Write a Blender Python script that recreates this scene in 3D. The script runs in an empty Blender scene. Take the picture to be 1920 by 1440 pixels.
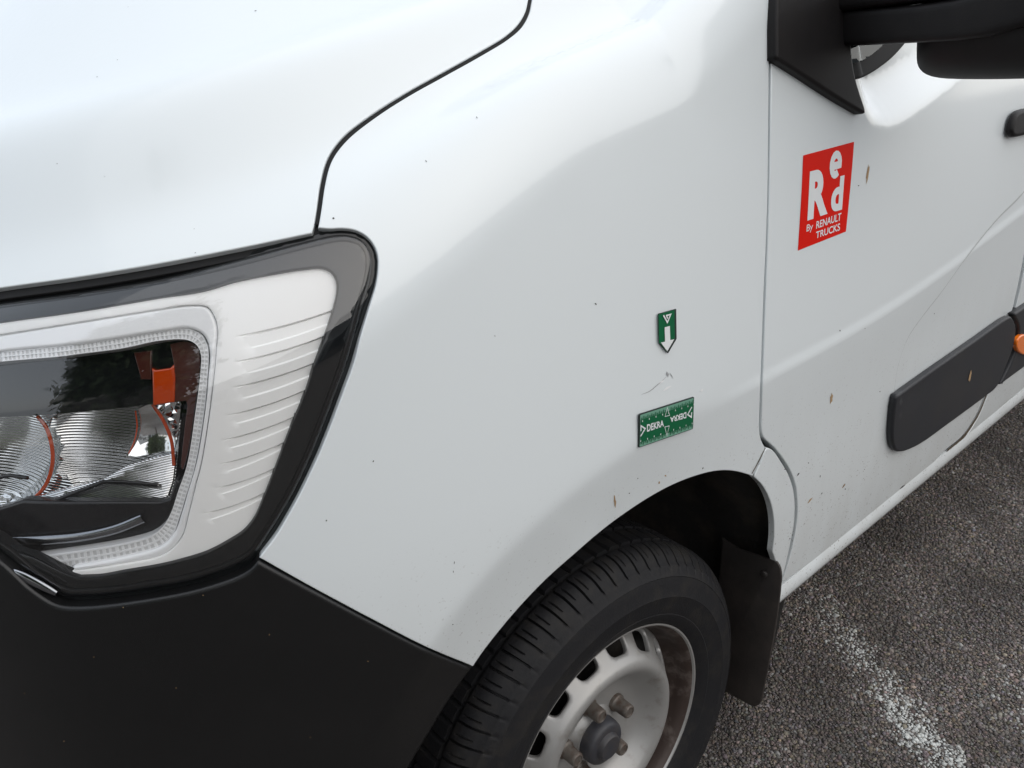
import bpy, math, random
import numpy as np
from mathutils import Vector, Matrix
from mathutils.geometry import delaunay_2d_cdt
random.seed(7); RNG = np.random.default_rng(7)
scene = bpy.context.scene
COL = scene.collection

# ------------------------------------------------------------------ camera
CAM_R = np.array([[0.761083, 0.64507441, -0.06805635],
                  [-0.30543735, 0.26383993, -0.91492979],
                  [0.57224181, -0.71712446, -0.3978339]])     # rows: right, down, forward
CAM_C = np.array([-0.67719034, 0.65131892, 1.40753597])
FPX = 1440.0
cam_d = bpy.data.cameras.new('camera'); cam = bpy.data.objects.new('camera', cam_d); COL.objects.link(cam)
cam_d.sensor_fit = 'HORIZONTAL'; cam_d.sensor_width = 36.0; cam_d.lens = 36.0*FPX/1920
cam_d.clip_start = 0.02; cam_d.clip_end = 2000
_R, _D, _F = CAM_R
cam.matrix_world = Matrix(((_R[0], -_D[0], -_F[0], CAM_C[0]), (_R[1], -_D[1], -_F[1], CAM_C[1]),
                           (_R[2], -_D[2], -_F[2], CAM_C[2]), (0, 0, 0, 1)))
scene.camera = cam

# ------------------------------------------------------------------ light (overcast)
SUN_EL, SUN_AZ = math.radians(36), math.radians(15)
SKY_STRENGTH = 0.15
world = bpy.data.worlds.new('World'); scene.world = world; world.use_nodes = True
nt = world.node_tree; nt.nodes.clear()
sky = nt.nodes.new('ShaderNodeTexSky'); sky.sky_type = 'NISHITA'; sky.sun_disc = False
sky.sun_elevation = SUN_EL; sky.sun_rotation = SUN_AZ; sky.dust_density = 4.0; sky.air_density = 1.0
hs = nt.nodes.new('ShaderNodeHueSaturation'); hs.inputs['Saturation'].default_value = 1.2; hs.inputs['Value'].default_value = 2.2
bg = nt.nodes.new('ShaderNodeBackground'); bg.inputs['Strength'].default_value = SKY_STRENGTH
wo = nt.nodes.new('ShaderNodeOutputWorld')
# an even cloud layer: the clear sky's contrast is flattened
ga = nt.nodes.new('ShaderNodeGamma'); ga.inputs[1].default_value = 0.2
nt.links.new(sky.outputs[0], ga.inputs[0]); nt.links.new(ga.outputs[0], hs.inputs['Color']); nt.links.new(hs.outputs[0], bg.inputs['Color']); nt.links.new(bg.outputs[0], wo.inputs['Surface'])
sun_d = bpy.data.lights.new('sun', 'SUN'); sun_d.energy = 0.5; sun_d.angle = math.radians(150); sun_d.color = (1, .985, .965)
sun = bpy.data.objects.new('sun', sun_d); COL.objects.link(sun)
# sky rotation 0 puts the sun on +Y, growing clockwise seen from above
_sd = Vector((math.sin(SUN_AZ)*math.cos(SUN_EL), math.cos(SUN_AZ)*math.cos(SUN_EL), math.sin(SUN_EL)))
sun.rotation_euler = _sd.to_track_quat('Z', 'Y').to_euler()
vs = scene.view_settings; vs.view_transform = 'Standard'; vs.look = 'None'; vs.exposure = 1.42; vs.gamma = 1.0
vs.use_curve_mapping = False

# ------------------------------------------------------------------ tagging
def tag(o, label=None, cat=None, group=None, kind=None):
    if label: o['label'] = label
    if cat: o['category'] = cat
    if group: o['group'] = group
    if kind: o['kind'] = kind
    return o
def link(o, parent=None):
    """every object keeps world coordinates as its own; parents only carry it along"""
    COL.objects.link(o)
    if parent is not None:
        o.parent = parent; o.matrix_parent_inverse = Matrix.Translation(-Vector(parent.location))
    return o
def empty(name, loc, parent=None):
    o = bpy.data.objects.new(name, None); o.location = loc; o.empty_display_size = .1
    return link(o, parent)
def mesh_obj(name, V, faces, mat, parent=None, smooth=True, normals=None, sharp=None, mats=None, fmat=None):
    me = bpy.data.meshes.new(name)
    me.from_pydata([tuple(map(float, v)) for v in V], [], [tuple(int(i) for i in f) for f in faces])
    me.update()
    if smooth: me.polygons.foreach_set('use_smooth', np.ones(len(me.polygons), bool))
    for m in (mats or [mat]): me.materials.append(m)
    if fmat is not None: me.polygons.foreach_set('material_index', np.asarray(fmat, np.int32))
    if normals is not None: me.normals_split_custom_set_from_vertices([tuple(map(float, n)) for n in normals])
    elif sharp is not None: me.set_sharp_from_angle(angle=math.radians(sharp))
    o = bpy.data.objects.new(name, me)
    return link(o, parent)

# ------------------------------------------------------------------ materials
def new_mat(name):
    m = bpy.data.materials.new(name); m.use_nodes = True
    n = m.node_tree.nodes; b = n['Principled BSDF']
    return m, m.node_tree, b
def pr(name, col, rough=.5, metal=0., coat=0., coat_r=.03, spec=.5, bump=None, var=None, sheen=0):
    m, t, b = new_mat(name)
    b.inputs['Base Color'].default_value = (*col, 1); b.inputs['Roughness'].default_value = rough
    b.inputs['Metallic'].default_value = metal; b.inputs['Coat Weight'].default_value = coat
    b.inputs['Coat Roughness'].default_value = coat_r; b.inputs['Specular IOR Level'].default_value = spec
    tc = t.nodes.new('ShaderNodeTexCoord')
    if bump:
        no = t.nodes.new('ShaderNodeTexNoise'); no.inputs['Scale'].default_value = bump[0]; no.inputs['Detail'].default_value = 3
        bp = t.nodes.new('ShaderNodeBump'); bp.inputs['Strength'].default_value = bump[1]; bp.inputs['Distance'].default_value = bump[2]
        t.links.new(tc.outputs['Object'], no.inputs['Vector']); t.links.new(no.outputs['Fac'], bp.inputs['Height'])
        t.links.new(bp.outputs['Normal'], b.inputs['Normal'])
    if var:   # (scale, colour2, low, high)
        no = t.nodes.new('ShaderNodeTexNoise'); no.inputs['Scale'].default_value = var[0]; no.inputs['Detail'].default_value = 8
        no.inputs['Roughness'].default_value = .65
        r = t.nodes.new('ShaderNodeMapRange'); r.inputs['From Min'].default_value = var[2]; r.inputs['From Max'].default_value = var[3]
        mx = t.nodes.new('ShaderNodeMix'); mx.data_type = 'RGBA'
        mx.inputs['A'].default_value = (*col, 1); mx.inputs['B'].default_value = (*var[1], 1)
        t.links.new(tc.outputs['Object'], no.inputs['Vector']); t.links.new(no.outputs['Fac'], r.inputs['Value'])
        t.links.new(r.outputs[0], mx.inputs['Factor']); t.links.new(mx.outputs['Result'], b.inputs['Base Color'])
    return m
def paint_mat():
    m, t, b = new_mat('white_paint'); L = t.links.new; N = t.nodes.new
    b.inputs['Roughness'].default_value = .38; b.inputs['Coat Weight'].default_value = 1; b.inputs['Coat Roughness'].default_value = .05
    tc = N('ShaderNodeTexCoord'); sp = N('ShaderNodeSeparateXYZ'); L(tc.outputs['Object'], sp.inputs[0])
    # road film: thickest low on the door and wing, streaky
    mr = N('ShaderNodeMapRange'); mr.inputs['From Min'].default_value = .95; mr.inputs['From Max'].default_value = .42
    L(sp.outputs['Z'], mr.inputs['Value'])
    mp = N('ShaderNodeMapping'); mp.inputs['Scale'].default_value = (6, 6, 1.6); L(tc.outputs['Object'], mp.inputs[0])
    n1 = N('ShaderNodeTexNoise'); n1.inputs['Scale'].default_value = 3; n1.inputs['Detail'].default_value = 7; L(mp.outputs[0], n1.inputs['Vector'])
    mu = N('ShaderNodeMath'); mu.operation = 'MULTIPLY'; L(mr.outputs[0], mu.inputs[0]); L(n1.outputs['Fac'], mu.inputs[1])
    # fine specks
    n2 = N('ShaderNodeTexNoise'); n2.inputs['Scale'].default_value = 240; n2.inputs['Detail'].default_value = 2; L(tc.outputs['Object'], n2.inputs['Vector'])
    r2 = N('ShaderNodeMapRange'); r2.inputs['From Min'].default_value = .66; r2.inputs['From Max'].default_value = .72; L(n2.outputs['Fac'], r2.inputs['Value'])
    m2 = N('ShaderNodeMath'); m2.operation = 'MULTIPLY'; L(r2.outputs[0], m2.inputs[0]); L(mr.outputs[0], m2.inputs[1])
    mx = N('ShaderNodeMix'); mx.data_type = 'RGBA'; mx.inputs['A'].default_value = (.79, .838, .855, 1); mx.inputs['B'].default_value = (.42, .40, .36, 1)
    sc = N('ShaderNodeMath'); sc.operation = 'MULTIPLY'; sc.inputs[1].default_value = .55; L(mu.outputs[0], sc.inputs[0]); L(sc.outputs[0], mx.inputs['Factor'])
    mx2 = N('ShaderNodeMix'); mx2.data_type = 'RGBA'; mx2.inputs['B'].default_value = (.16, .13, .10, 1)
    L(mx.outputs['Result'], mx2.inputs['A']); L(m2.outputs[0], mx2.inputs['Factor']); L(mx2.outputs['Result'], b.inputs['Base Color'])
    rr = N('ShaderNodeMapRange'); rr.inputs['To Min'].default_value = .10; rr.inputs['To Max'].default_value = .2; L(mu.outputs[0], rr.inputs['Value'])
    L(rr.outputs[0], b.inputs['Coat Roughness'])
    n3 = N('ShaderNodeTexNoise'); n3.inputs['Scale'].default_value = 140; n3.inputs['Detail'].default_value = 1; L(tc.outputs['Object'], n3.inputs['Vector'])
    bp = N('ShaderNodeBump'); bp.inputs['Strength'].default_value = .06; bp.inputs['Distance'].default_value = .001; L(n3.outputs['Fac'], bp.inputs['Height'])
    L(bp.outputs[0], b.inputs['Coat Normal'])
    return m
def glass_mat(name, tint=(1, 1, 1), ior=1.5):
    m, t, b = new_mat(name); n = t.nodes; L = t.links.new; n.remove(b); out = [x for x in n if x.type == 'OUTPUT_MATERIAL'][0]
    tr = n.new('ShaderNodeBsdfTransparent'); tr.inputs[0].default_value = (*tint, 1)
    gl = n.new('ShaderNodeBsdfGlossy'); gl.inputs['Roughness'].default_value = .015
    # Fresnel of a two-faced sheet, the same from either side (Schlick)
    ge = n.new('ShaderNodeNewGeometry'); dt = n.new('ShaderNodeVectorMath'); dt.operation = 'DOT_PRODUCT'; L(ge.outputs['Normal'], dt.inputs[0]); L(ge.outputs['Incoming'], dt.inputs[1])
    ab = n.new('ShaderNodeMath'); ab.operation = 'ABSOLUTE'; L(dt.outputs['Value'], ab.inputs[0])
    om = n.new('ShaderNodeMath'); om.operation = 'SUBTRACT'; om.inputs[0].default_value = 1; om.use_clamp = True; L(ab.outputs[0], om.inputs[1])
    pw = n.new('ShaderNodeMath'); pw.operation = 'POWER'; pw.inputs[1].default_value = 5; L(om.outputs[0], pw.inputs[0])
    f0 = 2*((ior-1)/(ior+1))**2
    fr = n.new('ShaderNodeMapRange'); fr.inputs['To Min'].default_value = f0; fr.inputs['To Max'].default_value = 1; L(pw.outputs[0], fr.inputs['Value'])
    mx = n.new('ShaderNodeMixShader'); L(fr.outputs[0], mx.inputs[0]); L(tr.outputs[0], mx.inputs[1]); L(gl.outputs[0], mx.inputs[2]); L(mx.outputs[0], out.inputs['Surface'])
    return m
def wave_chrome(name, direction, scale, strength):
    m, t, b = new_mat(name); L = t.links.new
    b.inputs['Base Color'].default_value = (.82, .83, .83, 1); b.inputs['Metallic'].default_value = 1; b.inputs['Roughness'].default_value = .10
    tc = t.nodes.new('ShaderNodeTexCoord'); dp = t.nodes.new('ShaderNodeVectorMath'); dp.operation = 'DOT_PRODUCT'; dp.inputs[1].default_value = direction
    L(tc.outputs['Object'], dp.inputs[0])
    mu = t.nodes.new('ShaderNodeMath'); mu.operation = 'MULTIPLY'; mu.inputs[1].default_value = scale; L(dp.outputs['Value'], mu.inputs[0])
    sn = t.nodes.new('ShaderNodeMath'); sn.operation = 'SINE'; L(mu.outputs[0], sn.inputs[0])
    bp = t.nodes.new('ShaderNodeBump'); bp.inputs['Strength'].default_value = strength; bp.inputs['Distance'].default_value = .0012; L(sn.outputs[0], bp.inputs['Height'])
    L(bp.outputs[0], b.inputs['Normal'])
    return m
M = {}
M['paint'] = paint_mat()
M['gap'] = pr('seal_and_gap_shade', (.006, .006, .007), .75)  # seal rubber; also the black that stands for shade in a panel gap
M['bumper'] = pr('bumper_plastic', (.0062, .0064, .0068), .34, spec=.5, bump=(1400, .25, .0006), var=(5, (.0088, .0088, .0092), .4, .7))
M['mould'] = pr('moulding_plastic', (.021, .022, .026), .5, spec=.4, bump=(900, .3, .0008), var=(9, (.028, .027, .027), .45, .75))
M['mirror'] = pr('mirror_plastic', (.0068, .0058, .0064), .55, spec=.3, bump=(1100, .4, .0008), var=(12, (.012, .010, .010), .45, .75))
M['gloss'] = pr('gloss_black', (.008, .009, .0095), .06, spec=.5)
M['innerblack'] = pr('lamp_black', (.012, .012, .013), .25)
M['ribbed'] = pr('lamp_silver_plastic', (.86, .862, .85), .4)
M['guide'] = pr('light_guide_plastic', (.80, .81, .82), .14, coat=1)
M['guide_clear'] = pr('light_guide_edge', (.84, .85, .86), .16, coat=1)
M['guide_dark'] = pr('light_guide_base', (.58, .585, .59), .2)
M['chrome'] = pr('chrome', (.82, .83, .83), .06, metal=1)
M['amber'] = pr('amber_plastic', (.44, .045, .002), .2, coat=1)
M['marker'] = pr('marker_amber', (.90, .20, .012), .2, coat=.5)
M['brownred'] = pr('smoked_red_plastic', (.055, .016, .012), .22, coat=.6)
M['lens'] = glass_mat('clear_lens', ior=1.52)
M['glass'] = glass_mat('window_glass', (.20, .30, .29))
M['rubber'] = pr('tyre_rubber', (.0085, .0085, .0102), .66, spec=.35, bump=(260, .35, .0012), var=(30, (.022, .0195, .017), .48, .75))
M['liner'] = pr('liner_plastic', (.022, .020, .0185), .8, bump=(60, .5, .004), var=(14, (.06, .048, .038), .48, .75))
M['flap'] = pr('flap_rubber', (.026, .0225, .021), .52, bump=(90, .3, .002), var=(9, (.050, .041, .036), .42, .7))
M['rim'] = pr('rim_silver', (.35, .345, .335), .40, metal=.45, bump=(240, .1, .0008), var=(22, (.20, .175, .15), .55, .82))
M['rust'] = pr('rim_dirty', (.055, .038, .032), .45, metal=.25, bump=(120, .3, .001), var=(26, (.17, .14, .125), .5, .72))
M['bolt'] = pr('bolt_steel', (.14, .125, .11), .5, metal=.4, var=(90, (.09, .06, .045), .45, .65))
M['cap'] = pr('cap_plastic', (.032, .033, .040), .5, var=(30, (.05, .045, .043), .4, .7))
M['red'] = pr('sticker_red', (.70, .010, .002), .5, spec=.1)
M['white'] = pr('print_white', (.80, .82, .83), .35)
M['green'] = pr('magnet_green', (.003, .12, .046), .35, spec=.35)
M['lgreen'] = pr('magnet_pale_green', (.17, .37, .27), .35, spec=.35)
M['magnet'] = pr('magnet_edge', (.02, .03, .028), .6)
M['mud'] = pr('dried_mud', (.36, .24, .13), .8)
M['chip'] = pr('paint_chip', (.035, .033, .032), .7)
M['grime'] = pr('seam_grime', (.10, .068, .035), .85, var=(200, (.04, .03, .02), .4, .6))

# ------------------------------------------------------------------ the van's body as one smooth surface
def rays(px):
    px = np.atleast_2d(np.asarray(px, float))
    d = np.c_[(px[:, 0]-960)/FPX, (px[:, 1]-720)/FPX, np.ones(len(px))] @ CAM_R
    return d/np.linalg.norm(d, axis=1)[:, None]
def proj(P):
    q = (np.atleast_2d(P)-CAM_C) @ CAM_R.T
    return q[:, :2]/q[:, 2:]*FPX+[960, 720]
def spline(xs, ys):
    xs = np.array(xs, float); ys = np.array(ys, float); n = len(xs); h = np.diff(xs)
    A = np.zeros((n, n)); r = np.zeros(n); A[0, 0] = A[-1, -1] = 1
    for i in range(1, n-1):
        A[i, i-1] = h[i-1]; A[i, i] = 2*(h[i-1]+h[i]); A[i, i+1] = h[i]
        r[i] = 6*((ys[i+1]-ys[i])/h[i]-(ys[i]-ys[i-1])/h[i-1])
    m = np.linalg.solve(A, r)
    def f(x):
        x = np.clip(x, xs[0], xs[-1]); i = np.clip(np.searchsorted(xs, x)-1, 0, n-2)
        a = xs[i+1]-x; b = x-xs[i]; hh = h[i]
        return (m[i]*a**3+m[i+1]*b**3)/(6*hh)+(ys[i]/hh-m[i]*hh/6)*a+(ys[i+1]/hh-m[i+1]*hh/6)*b
    return f
def lin(xs, ys): return lambda x: np.interp(x, xs, ys)
def sstep(t): t = np.clip(t, 0, 1); return t*t*(3-2*t)
def softp(t): return np.logaddexp(0, t)
Y0 = spline([.1,.25,.33,.45,.7,.9,1.1,1.25,1.4,1.6,1.8,2.2], [-.03,.005,.03,.05,.062,.066,.060,.049,.030,-.010,-.075,-.22])
A0 = spline([.1,.3,.6,.95,1.3,1.6,2.0], [.82,.84,.87,.85,.79,.70,.55])
NP, BW = 3.2, 1.03
HP = spline([-.3,-.05,0,.03,.055,.07,.095,.105,.13,.16,.25,.5,1.1], [-.72,-.345,-.216,-.150,-.110,-.082,-.015,-.001,.012,.028,.090,.235,.40])
ZR = spline([-.75,-.5,-.4,-.309,-.156,0,.27,.57,1.27,2.2,3], [.30,.60,.735,.828,.905,.930,.940,.944,1.015,1.10,1.12])
FEAT = dict(belt=None, press=None)
def poly_sd(x, z, pl):
    """unsigned distance to an open polyline (x,z)"""
    d = np.full(len(x), 9.)
    for (a, b), (c, e) in zip(pl[:-1], pl[1:]):
        ux, uz = c-a, e-b; L2 = ux*ux+uz*uz+1e-12
        t = np.clip(((x-a)*ux+(z-b)*uz)/L2, 0, 1)
        d = np.minimum(d, np.hypot(x-a-t*ux, z-b-t*uz))
    return d
def in_poly(x, y, P):
    c = np.zeros(len(x), bool); n = len(P)
    for i in range(n):
        x1, y1 = P[i]; x2, y2 = P[(i+1) % n]
        if y1 == y2: continue
        k = ((y1 > y) != (y2 > y)) & (x < (x2-x1)*(y-y1)/(y2-y1)+x1)
        c ^= k
    return c
def side_add(x, z):
    s = ZR(x)-z
    g = (.10+.10*sstep((.28-x)/.3))*sstep((x+.47)/.17)*.005*(softp(s/.005)-softp((s-.13)/.05)*.05/.005)-.0034*sstep((s+.006)/.024)*sstep((x-.05)/.3)
    if FEAT['belt'] is not None:
        pl, area = FEAT['belt']
        k = np.where((x > .45) & (z > 1.15) & (z < 1.75))[0]
        if len(k):
            d = poly_sd(x[k], z[k], pl); ins = in_poly(x[k], z[k], area); sd = np.where(ins, d, -d)
            a = np.zeros(len(x)); a[k] = .034*sstep((sd+.008)/.075); g = g+a
    if FEAT['press'] is not None:
        pl, area = FEAT['press']
        k = np.where((x > .6) & (z > .5) & (z < 1.3))[0]
        if len(k):
            d = poly_sd(x[k], z[k], pl); ins = in_poly(x[k], z[k], area); sd = np.where(ins, d, -d)
            a = np.zeros(len(x)); a[k] = .0035*sstep((sd+.005)/.010)*(1-sstep((sd-.03)/.25))*sstep((z[k]-.66)/.07); g = g+a
    return g
def body(P):
    x, y, z = P[:, 0], P[:, 1], P[:, 2]
    xf = np.maximum(-x, 0)/A0(z)
    yy = np.abs(y-Y0(z)+BW)/BW
    F = (xf**NP+np.maximum(yy, 1e-4)**NP)**(1/NP)
    gs = (F-1)*.95
    zc = np.where(x > .1, 1.365+.214*.68+.5*(x-.1), 1.365+.214*(x+.58))
    d = -gs
    gh = (z-zc-HP(d)-.115*sstep((x+.46)/.42)*(1-sstep((d+.012)/.100)))*.72
    k = .035+.02*sstep((x+.47)/.35)
    gs = gs+side_add(x, z)
    hh = np.maximum(k-np.abs(gs-gh), 0)/k
    return np.maximum(gs, gh)+hh*hh*k*.25
def grad(P, e=1e-4):
    g = np.stack([body(P+d)-body(P-d) for d in np.eye(3)*e], 1)
    return g/np.maximum(np.linalg.norm(g, axis=1), 1e-12)[:, None]
def trace(O, D, off=0., t0=.05, t1=3.2, n=420):
    O = np.array(np.broadcast_to(O, D.shape)); off = np.broadcast_to(np.asarray(off, float), (len(D),))
    act = np.arange(len(D)); ts = np.linspace(t0, t1, n); a = np.full(len(D), t1); b = a.copy()
    for i in range(n):
        if len(act) == 0: break
        g = body(O[act]+D[act]*ts[i])+off[act]; h = g < 0
        a[act[h]] = ts[max(i-1, 0)]; b[act[h]] = ts[i]; act = act[~h]
    for _ in range(20):
        m = .5*(a+b); neg = body(O+D*m[:, None])+off < 0
        b = np.where(neg, m, b); a = np.where(neg, a, m)
    return O+D*(.5*(a+b))[:, None]
def at(px, off=0.): return trace(CAM_C, rays(px), off)
W = np.array([-.60, .65, .45]); W /= np.linalg.norm(W)
E1 = np.cross([0, 0, 1.], W); E1 /= np.linalg.norm(E1); E2 = np.cross(W, E1)
ORG = np.array([0, 0, .9])
def to_ab(P): return np.c_[(P-ORG) @ E1, (P-ORG) @ E2]
def lift(ab, off=0.):
    O = ORG+ab[:, :1]*E1+ab[:, 1:2]*E2+W*1.1
    return trace(O, np.tile(-W, (len(ab), 1)), off, 0, 4.2, 280)
def top_at(xy):
    xy = np.atleast_2d(np.asarray(xy, float))
    return trace(np.c_[xy, np.full(len(xy), 2.3)], np.tile([0, 0, -1.], (len(xy), 1)), 0, 0, 2, 300)
def side_at(xz, off=0.):
    xz = np.atleast_2d(np.asarray(xz, float))
    return trace(np.c_[xz[:, 0], np.full(len(xz), .5), xz[:, 1]], np.tile([0, -1., 0], (len(xz), 1)), off, 0, 1.2, 300)
def front_at(yz, off=0.):
    yz = np.atleast_2d(np.asarray(yz, float))
    return trace(np.c_[np.full(len(yz), -1.4), yz], np.tile([1., 0, 0], (len(yz), 1)), off, 0, 1.6, 300)

# ------------------------------------------------------------------ outlines
def seg(*pts, step=7., smooth=True):
    """a smooth curve through points (Catmull-Rom), resampled"""
    P = np.array(pts, float); n = len(P)
    if n == 2 or not smooth:
        out = []
        for a, b in zip(P[:-1], P[1:]):
            k = max(1, int(np.linalg.norm(b-a)/step)); out += [a+(b-a)*t for t in np.arange(k)/k]
        return np.array(out+[P[-1]])
    Q = np.vstack([2*P[0]-P[1], P, 2*P[-1]-P[-2]]); out = []
    for i in range(1, n):
        p0, p1, p2, p3 = Q[i-1:i+3]; L = np.linalg.norm(p2-p1); k = max(2, int(L/step))
        d0, d1, d2 = (max(np.linalg.norm(p1-p0), 1e-9)**.5, max(L, 1e-9)**.5, max(np.linalg.norm(p3-p2), 1e-9)**.5)
        t0, t1 = 0, d0; t2 = t1+d1; t3 = t2+d2
        for t in t1+(t2-t1)*np.arange(k)/k:
            A1 = (t1-t)/(t1-t0)*p0+(t-t0)/(t1-t0)*p1; A2 = (t2-t)/(t2-t1)*p1+(t-t1)/(t2-t1)*p2; A3 = (t3-t)/(t3-t2)*p2+(t-t2)/(t3-t2)*p3
            B1 = (t2-t)/(t2-t0)*A1+(t-t0)/(t2-t0)*A2; B2 = (t3-t)/(t3-t1)*A2+(t-t1)/(t3-t1)*A3
            out.append((t2-t)/(t2-t1)*B1+(t-t1)/(t2-t1)*B2)
    return np.array(out+[P[-1]])
def join(*segs):
    out = np.vstack(segs); keep = [0]
    for i in range(1, len(out)):
        if np.linalg.norm(out[i]-out[keep[-1]]) > 1e-6: keep.append(i)
    out = out[keep]
    if np.linalg.norm(out[0]-out[-1]) < 1e-6: out = out[:-1]
    return out
def area2(P): x, y = P[:, 0], P[:, 1]; return .5*np.sum(x*np.roll(y, -1)-np.roll(x, -1)*y)
def ring_dirs(ab):
    """unit outward normals in the plane for a CCW loop"""
    t = np.roll(ab, -1, 0)-ab; t /= np.maximum(np.linalg.norm(t, axis=1), 1e-9)[:, None]; tp = np.roll(t, 1, 0)
    n = np.c_[t[:, 1]+tp[:, 1], -(t[:, 0]+tp[:, 0])]; return n/np.maximum(np.linalg.norm(n, axis=1), 1e-6)[:, None]
def panel(name, mat, parent, P3, off=0., res=.01, thick=.014, er=.0016, holes=(), disp=None, feats=None, sharp=None, back=False):
    """a body-surface panel bounded by the 3-D loop P3 (with holes), rounded at its edges and flanged inwards"""
    loops = [P3]+list(holes); ab_l = []
    for i, p in enumerate(loops):
        a = to_ab(p)
        if (area2(a) < 0) == (i == 0): a = a[::-1]
        ab_l.append(a)
    inner = [a-ring_dirs(a)*er for a in ab_l]
    lo, hi = ab_l[0].min(0), ab_l[0].max(0)
    gx, gy = np.meshgrid(np.arange(lo[0], hi[0], res), np.arange(lo[1], hi[1], res*.866)); gx = gx+(np.arange(gx.shape[0]) % 2)[:, None]*res*.5
    G = np.c_[gx.ravel(), gy.ravel()]
    if feats is not None:
        fab = to_ab(feats); G = np.vstack([G, fab]); nf = len(fab)
    else: nf = 0
    k = in_poly(G[:, 0], G[:, 1], inner[0])
    for h in inner[1:]: k &= ~in_poly(G[:, 0], G[:, 1], h)
    isf = np.arange(len(G)) >= len(G)-nf
    G, isf = G[k], isf[k]
    bd = np.vstack(inner); md = np.full(len(G), 9.)
    for c in range(0, len(bd), 64): md = np.minimum(md, np.linalg.norm(G[:, None]-bd[None, c:c+64], axis=2).min(1))
    if nf:
        fpts = G[isf]; mf = np.full(len(G), 9.)
        for c in range(0, len(fpts), 64): mf = np.minimum(mf, np.linalg.norm(G[:, None]-fpts[None, c:c+64], axis=2).min(1))
        k = np.where(isf, md > .0006, (md > res*.45) & (mf > res*.5))
    else: k = md > res*.45
    G = G[k]
    pts = np.vstack([bd, G]); edges = []; s = 0
    for r in inner:
        n = len(r); edges += [(s+i, s+(i+1) % n) for i in range(n)]; s += n
    ov, oe, of, orig, _, _ = delaunay_2d_cdt([Vector(map(float, p)) for p in pts], edges, [], 0, 1e-7)
    A = np.array([tuple(v) for v in ov]); cen = np.array([A[list(f)].mean(0) for f in of])
    k = in_poly(cen[:, 0], cen[:, 1], inner[0])
    for h in inner[1:]: k &= ~in_poly(cen[:, 0], cen[:, 1], h)
    F = [list(f) for f, q in zip(of, k) if q]
    F = [f if area2(A[f]) > 0 else f[::-1] for f in F]
    imap = {}
    for j, src in enumerate(orig):
        for q in src: imap[q] = j
    V = lift(A, off); N = grad(V)
    if disp is not None: V = V-N*disp(proj(V))[:, None]
    V = list(V); N = list(N); s = 0
    for r, a in zip(inner, ab_l):
        n = len(r); idx = [imap[s+i] for i in range(n)]; s += n
        Pb = lift(a, off); nb = grad(Pb); T = np.roll(Pb, -1, 0)-np.roll(Pb, 1, 0); T /= np.maximum(np.linalg.norm(T, axis=1), 1e-9)[:, None]
        o = np.cross(T, nb); o /= np.maximum(np.linalg.norm(o, axis=1), 1e-9)[:, None]
        if disp is not None: Pb = Pb-nb*disp(proj(Pb))[:, None]
        rings = [idx]
        for q, (c, d) in enumerate(((.3, .3), (0., 1.), (0., None))):
            p = Pb-o*er*c-nb*((er*d) if d is not None else thick); m = (o+nb) if q == 0 else o
            m = m/np.linalg.norm(m, axis=1)[:, None]; b0 = len(V); V += list(p); N += list(m); rings.append(list(range(b0, b0+n)))
        for r0, r1 in zip(rings[:-1], rings[1:]):
            for i in range(n): j = (i+1) % n; F.append((r0[i], r1[i], r1[j], r0[j]))
    return mesh_obj(name, V, F, mat, parent, normals=None if (sharp or disp is not None) else N, sharp=sharp or (25 if disp is not None else None))
def shift3(P, d):  # move a traced loop inwards or outwards within the surface plane
    a = to_ab(P); s = 1 if area2(a) > 0 else -1
    if s < 0: a = a[::-1]
    return a+ring_dirs(a)*d
# ------------------------------------------------------------------ features of the side: window shoulder and pressed line
_bp = seg((1596, 20), (1599, 80), (1606, 125), (1616, 165), (1627, 205), (1642, 226), (1662, 231), (1690, 222), (1730, 196), (1780, 158), (1840, 110), (1960, 20), step=10)
_pp = seg((1990, 265), (1920, 362), (1870, 413), (1816, 480), (1767, 548), (1729, 597), (1705, 632), (1694, 659), (1685, 689), (1678, 740), (1676, 790), step=3)
_b3, _p3 = at(_bp), at(_pp)
_b2, _p2 = _b3[:, [0, 2]], _p3[::5, [0, 2]]
BELT_PX, PRESS_PX = _bp, _pp
FEAT['belt'] = (_b2, np.vstack([_b2, [[2.6, 1.45], [2.6, 2.0], [_b2[0, 0], 2.0]]]))
FEAT['press'] = (_p2, np.vstack([_p2, [[_p2[-1, 0], .3], [2.6, .3], [2.6, 1.5]]]))

van = empty('delivery_van', (0, -.965, 0))
tag(van, 'white delivery van seen close at its front corner, black lower bumper, steel wheel', 'van')

# ---- bonnet
hood_right = seg((585, 437), (588, 425), (593, 395), (600, 345), (610, 306), (623, 281), (648, 252), (700, 213), (760, 175), (830, 136), (900, 97), (948, 68), (972, 46), (986, 22), (991, 0), (1000, -45))
hood_low = seg((-260, 584), (-120, 560), (0, 540), (150, 519), (300, 494), (450, 465), (585, 437))
h_low3, h_right3 = at(hood_low), at(hood_right)
p0 = h_right3[-1]; p1 = h_low3[0]
bk = top_at(seg((p0[0], p0[1]), (p0[0]+.10, p0[1]-.12), (p0[0]+.13, -.5), (p0[0]+.13, -.965), (p0[0]+.1, -1.5), (p0[0], -1.72), step=.03))
fr = front_at(seg((-1.60, p1[2]+.02), (-1.3, p1[2]+.02), (-.965, p1[2]+.02), (-.6, p1[2]+.01), (p1[1], p1[2]), step=.03))
ml = top_at(seg(tuple(bk[-1][:2]), (-.3, -1.7), tuple(fr[0][:2]), step=.04))
hood_loop = join(h_low3, h_right3, bk, ml, fr)
hood = panel('bonnet', M['paint'], van, hood_loop, res=.013, thick=.02, er=.0015)

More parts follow.
